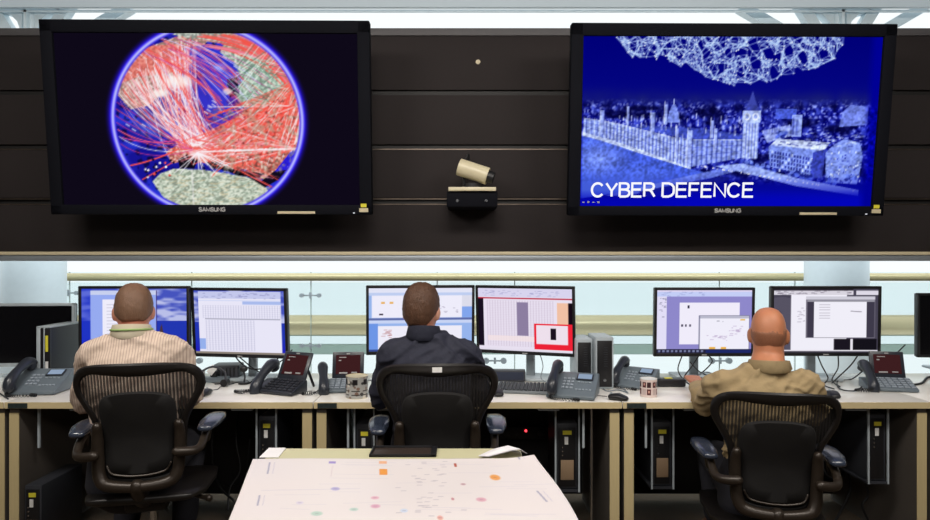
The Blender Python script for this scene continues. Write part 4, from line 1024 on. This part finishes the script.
# ------------------------------------------------------------------ foreground table, plan sheets
t = thing('meeting_table', 'cream table in the foreground covered by a large plan sheet', 'table', (-.25, 1.7, 0))
tp = MB(); tp.bm.free(); tp.bm = bmesh.new()
def slab(mb, pts, z0, z1):
    A = [mb.bm.verts.new((x, y, z0)) for x, y in pts]; B = [mb.bm.verts.new((x, y, z1)) for x, y in pts]; n = len(pts)
    mb.bm.faces.new(A[::-1]); mb.bm.faces.new(B)
    for i in range(n): j = (i + 1) % n; mb.bm.faces.new((A[i], A[j], B[j], B[i]))
    return mb
slab(tp, [(-.455, .52), (.447, .52), (.447, -.5), (-.22, -.5)], .715, .745).build('tabletop', M['table'], t)
for x, y in ((-.40, .45), (.39, .45), (.39, -.42), (-.20, -.42)): MB().cyl((x, y, 0), (x, y, .715), .022).build('leg', M['alu'], t)
def plan_img():
    c = Cv(330, 200, (230, 223, 224), 1, (0, 0, 1, 1)); rs = random.Random(3)
    n = c.vnoise(21, 6); c.blend(np.clip(n, 0, 1), (234, 224, 218), .3)
    def uv(px, py):
        Yw = .672 * F / (py - CY); X = (px - CX) * Yw / F; xl = -.712 + .215 * (2.08 - Yw); xr = .232 + .07 * (2.08 - Yw)
        return (X - xl) / (xr - xl), (2.08 - Yw) / .78
    for _ in range(30): x, y = uv(rs.uniform(270, 520), rs.uniform(462, 516)); c.line(x, y, x + rs.uniform(.04, .2), y + rs.uniform(-.01, .01), .7, (205, 200, 212), .55)
    for _ in range(46):
        x, y = uv(rs.gauss(428, 14), rs.uniform(462, 518)); c.line(x, y, x + .014, y, 1.2, (165, 158, 172), .55)
    def blob(px, py, rx, ry, col, al=.85):
        x, y = uv(px, py); c.ell(x, y, rx / 290, ry / 80, col, al, .35); c.line(x - .004, y, x + .004, y, .7, (90, 70, 90), .4)
    def box(px, py, hw, hh, col):
        x, y = uv(px, py); c.rect(x - hw / 290, y - hh / 80, x + hw / 290, y + hh / 80, col, .9)
    box(332.5, 464, 3.4, 1.0, (150, 130, 205)); blob(335.5, 488.5, 5, 1.6, (168, 160, 214)); box(383, 463.5, 4, 1.2, (238, 176, 132)); box(383.5, 472, 4, 2.6, (236, 150, 56))
    box(455, 466, 1.2, 1.6, (180, 80, 60)); blob(494, 478, 5.4, 3, (236, 150, 60)); blob(481, 501, 5.5, 1.8, (216, 160, 178)); blob(375, 498, 4.5, 1.5, (224, 168, 188)); blob(375.5, 507, 5, 1.7, (216, 158, 184))
    blob(354, 510, 4.5, 1.4, (180, 208, 198)); blob(317, 514, 6, 1.8, (176, 206, 192)); blob(452.5, 500.5, 1.6, 1.3, (200, 130, 140)); blob(463, 485, 3, 1.2, (200, 160, 170)); blob(440, 519, 3, 1.6, (226, 160, 150))
    blob(404, 512, 4, 1.5, (200, 214, 236)); blob(300, 503, 4, 1.3, (214, 206, 226))
    for a_, b2 in (((270, 464), (268, 475)), ((260, 496), (258, 506)), ((517, 459), (519, 462)), ((531, 492), (539, 502))):
        c.line(*uv(*a_), *uv(*b2), 1.5, (120, 120, 158), .75); c.line(*uv(a_[0] + 5, a_[1]), *uv(b2[0] + 5, b2[1]), .7, (180, 175, 200), .6)
    c.line(*uv(262, 491), *uv(360, 488), .7, (190, 185, 205), .6); c.line(*uv(333, 467), *uv(331, 477), .7, (200, 180, 190), .6)
    return c.out()
# sheet spans back edge (y=2.09) to the front, edges measured on the table plane
def sheetfn(u, v):
    Yw = 2.08 - v * .78
    xl = -.712 + .215 * (2.08 - Yw); xr = .232 + .07 * (2.08 - Yw) + .03 * np.clip((u - .8) * 5, 0, 1) * np.sin(v * 3.1)
    X = xl + (xr - xl) * u
    Z = .7465 + .003 * np.exp(-v * 30) + .003 * (1 + np.sin(u * 9 + v * 4)) * .5 + .0015 * (1 + np.sin(v * 12 + u * 3)) + .014 * np.clip((u - .86) / .14, 0, 1) ** 2 * np.clip(1 - v * 2.5, 0, 1)
    return X, Yw, Z
o = raster_obj('plan_sheet', plan_img(), sheetfn, M['print'], None); tag(o, 'large white plan sheet with small coloured marks spread over the foreground table', 'paper')
md = o.modifiers.new('thickness', 'SOLIDIFY'); md.thickness = .0012; md.offset = -1
M['paper'] = mat('white_paper', (240, 238, 240), .6, var=.02)
def fold_sheet(pts, label):
    mb = MB(); A = [mb.bm.verts.new(p) for p in pts]; B = [mb.bm.verts.new(Vector(p) + Vector((0, 0, .003))) for p in pts]; n = len(pts)
    mb.bm.faces.new(A[::-1]); mb.bm.faces.new(B)
    for i in range(n): j = (i + 1) % n; mb.bm.faces.new((A[i], A[j], B[j], B[i]))
    return tag(mb.build('loose_paper', M['paper']), label, 'paper')
fold_sheet([(-.700, 2.11, .7465), (-.700, 2.215, .7465), (-.640, 2.215, .7465), (-.635, 2.11, .7465)], 'narrow white paper strip on the back left corner of the foreground table')
mb = MB()
g = [[(.045, 2.11, .752), (.09, 2.16, .757), (.115, 2.20, .752), (.16, 2.205, .750)], [(.06, 2.09, .757), (.12, 2.12, .775), (.15, 2.16, .772), (.19, 2.19, .753)], [(.08, 2.08, .760), (.15, 2.09, .775), (.185, 2.11, .774), (.215, 2.12, .756)]]
for th in (0, .002):
    vs = [[mb.bm.verts.new(Vector(p) + Vector((0, 0, th))) for p in r_] for r_ in g]
    for i in range(2):
        for j in range(3): mb.bm.faces.new((vs[i][j], vs[i][j + 1], vs[i + 1][j + 1], vs[i + 1][j]))
tag(mb.build('crumpled_paper', M['paper'], None, 10), 'crumpled white paper corner at the back right of the foreground table', 'paper')
c0 = (404 - CX) * 2.17 / F
tt = thing('document_tray', 'low dark brown tray at the back edge of the foreground table', 'tray', (c0, 2.17, .745))
M['tray'] = mat('dark_brown_leather', (52, 42, 36), .45)
MB().box2((-.115, -.05, 0), (.115, .048, .006), .002).build('tray_floor', M['tray'], tt)
MB().box2((-.115, .040, 0), (.115, .048, .012), .002).box2((-.115, -.05, 0), (.115, -.042, .010), .002).box2((-.115, -.05, 0), (-.107, .048, .011), .002).box2((.095, -.05, 0), (.115, .048, .012), .002).build('tray_rim', M['black'], tt)

# ------------------------------------------------------------------ desk things
def handset(mb, L=.2, k=1.0, T=None):
    old = mb.T
    if T is not None: mb.T = old @ T
    mb.chain([(0, -L / 2, .030), (0, -L * .36, .052), (0, 0, .062), (0, L * .36, .052), (0, L / 2, .030)], [.022 * k, .025 * k, .019 * k, .025 * k, .022 * k], n=14)
    mb.cyl((0, -L * .42, .040), (0, -L * .42, .010), .024 * k, .022 * k, 18).cyl((0, L * .42, .040), (0, L * .42, .010), .024 * k, .022 * k, 18)
    mb.T = old; return mb
def coil(mb, pts, r=.006, turns=26, wr=.0018):
    P = [Vector(p) for p in pts]; out = []
    n = turns * 8
    for i in range(n + 1):
        s_ = i / n * (len(P) - 1); k = min(int(s_), len(P) - 2); f = s_ - k
        p0, p1, p2, p3 = P[max(k - 1, 0)], P[k], P[k + 1], P[min(k + 2, len(P) - 1)]
        q = 0.5 * ((2 * p1) + (p2 - p0) * f + (2 * p0 - 5 * p1 + 4 * p2 - p3) * f * f + (3 * p1 - p0 - 3 * p2 + p3) * f ** 3)
        d_ = (p2 - p1).normalized(); u = d_.orthogonal().normalized(); v = d_.cross(u); a = 2 * PI * turns * i / n
        out.append(q + u * r * math.cos(a) + v * r * math.sin(a))
    mb.chain(out, wr, n=5, sub=1); return mb
def wedge(mb, x0, x1, y0, y1, z0, z1, th=0.0):
    """sloped body: height z0 at front y0, z1 at back y1"""
    poly = [(y0, 0.004), (y1, 0.004), (y1, z1), (y1 - .02, z1), (y0, z0)]
    A = [mb.bm.verts.new(mb.T @ Vector((x0, y, z))) for y, z in poly]; B = [mb.bm.verts.new(mb.T @ Vector((x1, y, z))) for y, z in poly]; n = len(poly)
    f = [mb.bm.faces.new(A), mb.bm.faces.new(B[::-1])]
    for i in range(n): j = (i + 1) % n; f.append(mb.bm.faces.new((A[j], A[i], B[i], B[j])))
    es = list({e for q in f for e in q.edges}); bmesh.ops.bevel(mb.bm, geom=es, offset=.004, segments=2, affect='EDGES', profile=.5)
    return mb
def desk_phone(p, rz, label, k=1.0):
    t = thing('desk_phone', label, 'phone', p, rz); t.scale = (k, k, k)
    wedge(MB(), -.12, .12, -.09, .10, .020, .105).build('phone_base', M['phone'], t)
    sl = math.atan2(.085, .17); Rm = Matrix.Rotation(sl, 3, 'X')
    def on(x, y, h=0): return Vector((x, y, .020 + (y + .09) / .17 * .085 + h))
    MB().box(on(.055, .045, .003), (.085, .05, .008), .002, Rm).build('lcd_surround', M['phonedk'], t)
    MB().box(on(.055, .045, .0075), (.070, .038, .002), 0, Rm).build('lcd', M['lcd'], t)
    kp = MB()
    for i in range(4):
        for j in range(3): kp.box(on(-.045 + j * .021, .030 - i * .022, .002), (.015, .013, .008), .002, Rm)
    for i in range(5): kp.box(on(.024 + i * .017, -.045, .002), (.012, .010, .006), .002, Rm)
    for i in range(4): kp.box(on(.028 + i * .019, .008, .002), (.014, .007, .006), .002, Rm)
    kp.build('keypad', M['key'], t)
    T = Matrix.Translation(on(-.088, .0, .0)) @ Matrix.Rotation(sl, 4, 'X')
    handset(MB(), .215, 1.1, T).build('handset', M['phonedk'], t)
    coil(MB(), [(-.088, -.095, .03), (-.09, -.12, .012), (-.03, -.135, .010), (.05, -.125, .010), (.02, -.108, .010)]).build('handset_cord', M['cable'], t)
    return t
def screen_phone(p, rz, label, k=1.0, hs=(-.10, .0, R(0)), keym='keydk', bodym='phonedk', tilt=28):
    t = thing('screen_phone', label, 'phone', p, rz); t.scale = (k, k, k)
    wedge(MB(), -.075, .12, -.09, .04, .018, .060).build('phone_base', M[bodym], t)
    sl = math.atan2(.042, .11); Rm = Matrix.Rotation(sl, 3, 'X')
    def on(x, y, h=0): return Vector((x, y, .018 + (y + .09) / .11 * .042 + h))
    kp = MB()
    for i in range(5):
        for j in range(6): kp.box(on(-.055 + j * .031, .008 - i * .020, .003), (.024, .013, .006), .002, Rm)
    kp.build('keypad', M[keym], t)
    Td = Matrix.Translation((.022, .040, .060)) @ Matrix.Rotation(-R(tilt), 4, 'X')
    MB(Td).box((0, 0, .068), (.175, .014, .150), .006).build('display_panel', M['phonedk'], t)
    MB(Td).box((0, -.0078, .072), (.135, .002, .105), 0).build('lcd', M['lcdred'], t)
    for bc, bd in (((-.025, -.0092, .026), (.045, .002, .008)), ((.035, -.0092, .028), (.030, .002, .006)), ((.0, -.0092, .132), (.020, .002, .007)), ((-.03, -.0092, .112), (.04, .002, .004)), ((-.045, -.0092, .095), (.014, .002, .006))):
        MB(Td).box(bc, bd).build('display_lettering', M['lettergrey'], t)
    for xa in (.09, -.04): MB().chain([(xa, .075, .12), (xa + .01, .12, .014)], [.007, .007], n=8, sub=1).build('support_leg', M['black'], t)
    T = Matrix.Translation((hs[0], hs[1], .012)) @ Matrix.Rotation(hs[2], 4, 'Z') @ Matrix.Rotation(sl + R(18), 4, 'X')
    handset(MB(), .20, 1.15, T @ Matrix.Translation((0, .02, .018))).build('handset', M['phonedk'], t)
    wedge(MB(), -.125, -.077, -.08, .05, .016, .055).build('handset_cradle', M[bodym], t)
    coil(MB(), [(-.10, -.095, .03), (-.14, -.13, .010), (-.20, -.12, .010), (-.16, -.09, .010), (-.11, -.10, .010)]).build('handset_cord', M['cable'], t)
    return t
desk_phone(desk(40, 392), R(4), 'slate grey desk phone at the far left end of the desks')
screen_phone(desk(283, 391.5), R(-22), 'black screen phone to the right of the striped shirt man with a dark red display', 1.02)
screen_phone(desk(343, 390), R(4), 'black screen phone behind the patterned mug, its handset tipped forward', .95, (-.105, -.02, R(12)), 'key', 'phone', 14)
desk_phone(desk(573, 396), R(-20), 'slate grey desk phone in front of the two small upright computers', .98)
desk_phone(desk(635, 386.5), R(-36), 'slate grey desk phone behind the white photo mug, handset towards the viewer', .88)
screen_phone(desk(887, 389), R(-12), 'screen phone with dark red display and pale keys at the right end', .95, (-.10, 0, 0), 'key', 'phone', 14)

def keyboard(p, rz, label, wd=.42):
    t = thing('keyboard', label, 'keyboard', p, rz)
    Tm = Matrix.Translation((0, 0, .014)) @ Matrix.Rotation(R(5), 4, 'X')
    MB(Tm).box((0, 0, 0), (wd, .15, .014), .005).build('keyboard_base', M['kbdbase'] if wd < .45 else M['kbd'], t)
    kp = MB(Tm); n = int(wd / .0205)
    for i in range(6):
        for j in range(n): kp.box((-wd / 2 + .012 + (j + .3) * (wd - .022) / n, .060 - i * .0225, .011), (.0165, .0165, .010), .003, seg=1)
    kp.build('keypad', M['kbd'], t); return t
keyboard(desk(531, 391.5), R(-10), 'dark keyboard to the right of the navy jacket man on the desk', .36)
keyboard(desk(420, 386), R(0), 'keyboard in front of the man in the navy jacket, mostly hidden', .42)
keyboard(desk(735, 386), R(0), 'keyboard in front of the man in the khaki shirt, mostly hidden', .40)
keyboard(desk(140, 386), R(0), 'keyboard in front of the man in the striped shirt, mostly hidden', .40)
def mouse(p, rz, label, wheel=True):
    t = thing('computer_mouse', label, 'mouse', p, rz)
    MB().loft([(Vector((0, -.045, .012)), (.024, 0, 0), (0, 0, .010)), (Vector((0, -.01, .018)), (.030, 0, 0), (0, 0, .017)), (Vector((0, .03, .015)), (.027, 0, 0), (0, 0, .013))], n=20, e=2.4).build('mouse_shell', M['black'], t)
    MB().cyl((-.003, .028, .027), (.003, .028, .027), .008, n=14).build('scroll_wheel', M['silver'], t)
    MB().chain([(0, .05, .012), (.02, .11, .006), (.01, .18, .006), (.05, .26, .006)], .002, n=6).build('cord', M['cable'], t); return t
mouse(desk(205, 395), R(0), 'black computer mouse right of the chair of the striped shirt man')
mouse(desk(617, 400), R(60), 'black computer mouse left of the white photo mug')
mouse(desk(497, 395), R(10), 'black computer mouse beside the navy jacket man, half behind his chair')
mouse(desk(832, 397), R(-10), 'black computer mouse at the right elbow of the khaki shirt man')

def mug(p, rz, label, kind):
    t = thing('mug', label, 'mug', p, rz); r, h = (.054, .105) if kind == 1 else (.041, .088)
    n = 120; img = Cv(120, 40, (172, 172, 168) if kind == 1 else (226, 208, 202), 1); rs = random.Random(kind)
    if kind == 1:
        for _ in range(60): x, y = rs.random(), rs.random(); img.ell(x, y, rs.uniform(.01, .03), rs.uniform(.04, .1), rs.choice([(92, 88, 84), (214, 208, 196), (60, 58, 58), (130, 104, 90)]))
        for k in range(6):
            x = k / 6 + .06; img.rect(x, .12, x + .07, .38, (30, 28, 30)); img.rect(x - .02, .62, x + .11, .68, (50, 46, 44)); img.rect(x - .02, .80, x + .11, .86, (50, 46, 44))
    else:
        for k in range(5):
            x = k / 5 + .02
            img.rect(x, .15, x + .07, .45, (80, 30, 34)); img.rect(x + .09, .15, x + .16, .45, (60, 36, 40)); img.rect(x + .09, .52, x + .16, .85, (90, 34, 36)); img.rect(x, .52, x + .07, .85, (196, 176, 172)); img.ell(x + .035, .28, .012, .07, (205, 160, 150)); img.ell(x + .125, .68, .012, .07, (210, 165, 150))
    fn = lambda u, v: (np.cos(u * 2 * PI) * r, np.sin(u * 2 * PI) * r, h * (1 - v) + .002)
    o = raster_obj('printed_wall', img.out(), fn, M['print'], t); o.data.shade_smooth()
    m_ = M['camcream'] if kind == 1 else M['white']
    MB().cyl((0, 0, 0), (0, 0, .008), r, n=40).rings([[Vector((math.cos(a) * q, math.sin(a) * q, z)) for a in [2 * PI * k / 40 for k in range(40)]] for q, z in ((r, h), (r + .001, h + .003), (r - .004, h + .003), (r - .005, h - .01), (r - .006, .01))]).build('mug_liner', m_, t)
    MB().chain([(r - .003, 0, h * .82), (r + .028, 0, h * .80), (r + .036, 0, h * .5), (r + .026, 0, h * .2), (r - .003, 0, h * .2)], .006 if kind == 1 else .005, n=10).build('handle', M['silver'] if kind == 1 else M['white'], t)
    return t
mug(desk(357, 397), R(-6), 'large grey patterned mug in front of the black screen phone', 1)
mug(desk(648.5, 396.5), R(60), 'small white mug with dark red photo prints beside the mouse', 2)

def tower(p, rz, label, wd, dp, ht, sides='silver', front='black', kind=0, group=None):
    t = thing('computer_tower', label, 'computer', p, rz, group)
    MB().box2((-wd / 2, -dp / 2, .004), (wd / 2, dp / 2, ht), .005).build('case', M[sides], t)
    MB().box2((-wd / 2 + .009, -dp / 2 - .004, .014), (wd / 2 - .009, -dp / 2 + .004, ht - .018), .003).build('front_panel', M[front], t)
    if kind == 0:
        MB().cyl((0, -dp / 2 - .004, .05), (0, -dp / 2 - .007, .05), .008, n=16).build('power_button', M['chrome'], t)
        g = MB()
        for k in range(9): g.box((.006, -dp / 2 - .005, ht * .45 + k * .012), (.02, .002, .003))
        g.build('vent', M['dark'], t)
    else:
        MB().box((0, -dp / 2 - .005, ht - .045), (wd * .42, .002, .020)).build('yellow_label', M['yellow'], t)
        MB().box((-.004, -dp / 2 - .005, ht - .085), (.018, .002, .038)).build('white_label', M['white'], t)
        if kind == 2: MB().box((.0, -dp / 2 - .006, ht * .30), (wd * .62, .004, ht * .30), .002).build('drive_cover', M['beigebox'], t)
        g = MB()
        for k in range(3): g.cyl((-wd * .22, -dp / 2 - .004, ht * .52 + k * .02), (-wd * .22, -dp / 2 - .007, ht * .52 + k * .02), .0035, n=10)
        g.build('front_port', M['chrome'], t)
    return t
p0 = desk(585.5, 389); tower(p0 + Vector((0, .13, 0)), 0, 'slim silver and black computer standing left of its twin on the desk', .088, .2, .26)
p0 = desk(605, 390); tower(p0 + Vector((0, .11, 0)), R(0), 'slim silver and black computer standing right of its twin behind the phones', .096, .2, .275)
# dark pc box behind left phone
pq = at(43.5, 380, 3.30)
t = thing('computer_tower', 'dark computer case with yellow label between the left phone and the striped shirt man', 'computer', (pq.x, 3.30, DZ), 0)
MB().box2((-.032, .002, .004), (.035, .27, .322), .004).build('case', mat('navy_black_case', (30, 34, 42), .5), t)
MB().box2((-.036, -.004, .004), (-.014, .27, .326), .003).box2((.002, -.004, .004), (.008, .01, .324), .001).box2((-.036, -.004, .318), (.037, .272, .327), .002).build('side_trim', M['silver'], t)
MB().box2((-.034, -.003, .012), (.036, .008, .315), .002).build('front_panel', M['black'], t)
MB().box((.020, -.004, .235), (.013, .003, .085)).build('yellow_label', M['yellow'], t)
MB().box((.020, -.004, .115), (.014, .003, .05)).build('white_label', M['white'], t)

# speaker bar, small boxes
t = thing('speaker_bar', 'low black speaker bar under the red bordered monitor', 'speaker', desk(506, 381.5), R(-4))
MB().box((0, 0, .036), (.215, .06, .062), .006).build('speaker_case', M['dark'], t)
MB().box((0, -.031, .036), (.195, .004, .046), .002).build('speaker_grille', mat('blue_black_cloth', (34, 42, 62), .7), t)
t = thing('adaptor_box', 'black adaptor box with yellow label left of the khaki shirt man', 'box', desk(670, 386), 0)
MB().box((0, 0, .022), (.15, .07, .04), .008).build('box_case', M['black'], t)
MB().box((-.01, 0, .043), (.04, .03, .003)).build('yellow_label', M['yellow'], t)
t = thing('docking_box', 'black docking box with vents among cables under the spreadsheet monitor', 'box', desk(228, 379), R(5))
MB().box((0, 0, .045), (.15, .12, .085), .008).build('box_case', M['dark'], t)
g = MB()
for k in range(6): g.box((-.05 + k * .02, -.061, .05), (.008, .003, .05))
g.build('vent', M['black'], t)
t = thing('power_strip', 'grey power strip with plugs under the spreadsheet monitor', 'power strip', desk(205, 382.5), R(3))
MB().box((0, 0, .018), (.26, .05, .028), .005).build('strip_case', M['phone'], t)
for k in range(3): MB().box((-.09 + k * .07, 0, .048), (.034, .034, .034), .005).build('plug', M['black'] if k != 1 else M['white'], t)
MB().box((.05, -.035, .075), (.035, .003, .05), 0, Matrix.Rotation(R(40), 3, 'Y')).build('paper_tag', M['white'], t)
t = thing('headset', 'black headset with small round earpiece lying near the cables', 'headset', desk(213, 387), 0)
MB().chain([(-.07, 0, .02), (-.08, .03, .07), (-.02, .05, .10), (.05, .04, .07), (.06, .0, .02)], .006, n=8).build('headband', M['dark'], t)
for s_ in (-.07, .06): MB().cyl((s_, -.01, .022), (s_ + .004, .025, .022), .020).build('earpiece', M['black'], t)
t = thing('webcam', 'small black gooseneck device standing beside the power strip', 'webcam', desk(244, 384), 0)
MB().cyl((0, 0, 0), (0, 0, .012), .03).build('webcam_base', M['black'], t)
MB().chain([(0, 0, .01), (.005, .0, .04), (0, -.005, .07)], .005, n=8).build('stem', M['dark'], t)
MB().ell((0, -.005, .085), (.022, .020, .020)).build('webcam_head', M['black'], t)

def cable(pts, label, r=.0035, m='cable'):
    o = MB().chain(pts, r, n=8, sub=6).build('cable', M[m]); return tag(o, label, 'cable')
def dk(px, py, z=0.0, Y=None):
    if Y is None: p = desk(px, py); p.z += .006 + z; return p
    return at(px, py, Y)
cable([dk(236, 354, 0, 3.5), dk(250, 366, 0, 3.5), dk(262, 376, 0, 3.48), dk(240, 383), dk(215, 385)], 'black cable hanging left under the spreadsheet monitor')
cable([dk(283, 352, 0, 3.5), dk(270, 366, 0, 3.46), dk(252, 369, 0, 3.45), dk(240, 362, 0, 3.48), dk(234, 354, 0, 3.5)], 'black cable looping below the spreadsheet monitor', .004)
cable([dk(292, 350, 0, 3.5), dk(280, 362, 0, 3.45), dk(262, 372, 0, 3.43), dk(250, 384)], 'black cable sloping down from the right corner of the spreadsheet monitor')
cable([dk(540, 354, 0, 3.5), dk(543, 366, 0, 3.45), dk(541, 378, 0, 3.4), dk(548, 384)], 'thin grey cable beside the stand under the red bordered monitor', .0025, 'cablegr')
cable([dk(682, 356, 0, 3.5), dk(678, 370, 0, 3.44), dk(686, 380, 0, 3.4), dk(700, 374, 0, 3.42), dk(712, 362, 0, 3.46), dk(708, 355, 0, 3.5)], 'black cable loop under the left side of the purple document monitor')
cable([dk(700, 354, 0, 3.5), dk(692, 366, 0, 3.44), dk(684, 378, 0, 3.4), dk(690, 386)], 'black cable dropping steeply under the purple document monitor')
cable([dk(690, 362, 0, 3.46), dk(700, 372, 0, 3.42), dk(714, 378, 0, 3.4), dk(722, 384), dk(700, 386)], 'black cable curving right to the hand of the khaki shirt man')
cable([dk(668, 380, 0, 3.4), dk(690, 379, 0, 3.38), dk(706, 372, 0, 3.42), dk(716, 377, 0, 3.4)], 'grey cable drooping behind the adaptor box', .003, 'cablegr')
cable([dk(817, 354, 0, 3.46), dk(822, 366, 0, 3.42), dk(828, 378, 0, 3.4), dk(824, 386), dk(834, 390)], 'black cable below the dark grey page viewer monitor, left one')
cable([dk(838, 354, 0, 3.46), dk(838, 368, 0, 3.42), dk(832, 380, 0, 3.4), dk(840, 388)], 'black cable hanging straight below the dark grey page viewer monitor')
cable([dk(858, 355, 0, 3.46), dk(850, 366, 0, 3.42), dk(832, 384)], 'short black cable below the right corner of the page viewer monitor')
cable([dk(866, 368, 0, 3.4), dk(852, 380), dk(838, 382), dk(840, 390), dk(854, 392), dk(862, 388)], 'black cable looped on the desk left of the screen phone at the right end')
cable([dk(905, 345, 0, 3.5), dk(896, 354, 0, 3.48), dk(888, 362, 0, 3.45), dk(880, 376, 0, 3.42)], 'black cable running down behind the right end screen phone')
cable([dk(900, 388), dk(912, 386), dk(922, 384), dk(929, 378), dk(945, 382)], 'thick black cable with plug lying at the right end of the desk', .006)
cable([dk(590, 392), dk(600, 386), dk(606, 392), dk(618, 391), dk(628, 394), dk(620, 388)], 'tangled grey cable on the desk in front of the slim computers', .003, 'cablegr')
cable([dk(8, 400), dk(2, 396), dk(-6, 392), dk(-20, 394)], 'black cable leaving the left phone towards the edge of the picture')

# ------------------------------------------------------------------ under the desks
def under(px, pyt, pyb, wpx, Y, label, kind=1, hlabel=''):
    x = (px - CX) * Y / F; zt = H - (pyt - CY) * Y / F; zbm = max(.03, H - (pyb - CY) * Y / F); w_ = wpx * Y / F
    if zbm > .05:      # hung in a metal holder under the desk
        hl = thing('computer_holder', hlabel, 'holder', (x, Y, zbm))
        MB().box2((-w_ / 2 - .012, -.01, -.012), (w_ / 2 + .012, .33, -.002)).build('holder_tray', M['dark'], hl)
        for s_ in (-1, 1): MB().box2((s_ * (w_ / 2 + .006) - .004, -.012, -.012), (s_ * (w_ / 2 + .006) + .004, -.004, DZ - .03 - zbm)).build('holder_rail', M['silver'], hl)
    tower((x, Y + .16, zbm - .002), 0, label, w_, .32, zt - zbm, 'dark', 'black', kind)
under(267, 416, 492, 17, 3.05, 'the black computer hanging behind the right elbow of the striped shirt man', 1, 'silver railed holder of the computer nearest the striped shirt man')
under(364.5, 424, 500, 17, 3.05, 'the black computer hanging left of the navy jacket man', 1, 'silver railed holder of the computer left of the navy jacket man')
under(567, 423, 489, 21, 3.10, 'the black and beige computer hanging right of the navy jacket man', 2, 'silver railed holder of the beige fronted computer right of the navy jacket man')
under(662, 422, 486, 19, 3.10, 'the black and beige computer hanging left of the khaki shirt man', 2, 'silver railed holder of the beige fronted computer left of the khaki shirt man')
under(877, 414, 481, 17, 3.05, 'the black computer hanging at the right end between silver rails', 1, 'silver railed holder of the rightmost hanging computer')
under(33, 485, 560, 17, 3.0, 'black and beige computer standing on the floor under the left desk', 2)
t = thing('power_unit', 'black power unit with a red light under the desk right of the navy jacket man', 'power strip', (at(520, 430, 3.58).x, 3.62, at(520, 434, 3.58).z))
MB().box((0, 0, 0), (.34, .05, .07), .005).build('unit_case', M['black'], t)
MB().cyl((.035, -.025, .015), (.035, -.031, .015), .007, n=12).build('red_light', M['ledred'], t)
for k in range(4): MB().box((-.13 + k * .055 if k < 3 else .12, -.027, 0), (.03, .006, .03), .002).build('socket', M['dark'], t)
o = MB().cyl((at(594, 415, 3.0).x, 3.06, 0), (at(594, 415, 3.0).x, 3.06, DZ - .03), .008, n=14).build('chrome_post', M['chrome']); tag(o, 'thin chrome post under the desk left of the paired desk legs', 'post')
for px, lab in ((38.5, 'thin metal strut under the far left desk beside its leg'), (348, 'thin metal strut under the middle desk beside the left desk legs'), (583.5, 'thin metal strut under the middle desk beside the chrome post'), (646, 'thin metal strut under the desk just right of the paired desk legs')):
    Y = 3.03; x = (px - CX) * Y / F
    tag(MB().box2((x - .005, Y, H - (448 - CY) * Y / F), (x + .005, Y + .01, DZ - .029)).build('metal_strut', M['silver']), lab, 'strut')
def ucable(pts, label, r=.006): 
    o = MB().chain([at(*p) for p in pts], r, n=8, sub=6).build('cable', M['cable']); tag(o, label, 'cable')
ucable([(216, 415, 3.5), (212, 440, 3.45), (214, 470, 3.4), (222, 490, 3.35), (236, 505, 3.3), (230, 530, 3.3)], 'black cable hanging in a long drop under the desk right of the striped shirt man')
ucable([(238, 412, 3.5), (236, 440, 3.45), (240, 470, 3.4), (230, 488, 3.35), (228, 510, 3.3)], 'black cable hanging beside the first under the left desk')
ucable([(196, 455, 3.5), (210, 475, 3.45), (232, 486, 3.4), (246, 470, 3.4), (250, 440, 3.45)], 'black cable sagging in a loop under the left desk')
ucable([(840, 412, 3.5), (826, 440, 3.45), (824, 470, 3.4), (838, 480, 3.35), (846, 470, 3.4), (850, 490, 3.35), (836, 520, 3.3)], 'black cable looping under the desk right of the khaki shirt man')
ucable([(866, 484, 3.3), (868, 496, 3.3), (862, 505, 3.3), (868, 520, 3.3)], 'black cable below the right end hanging computer')
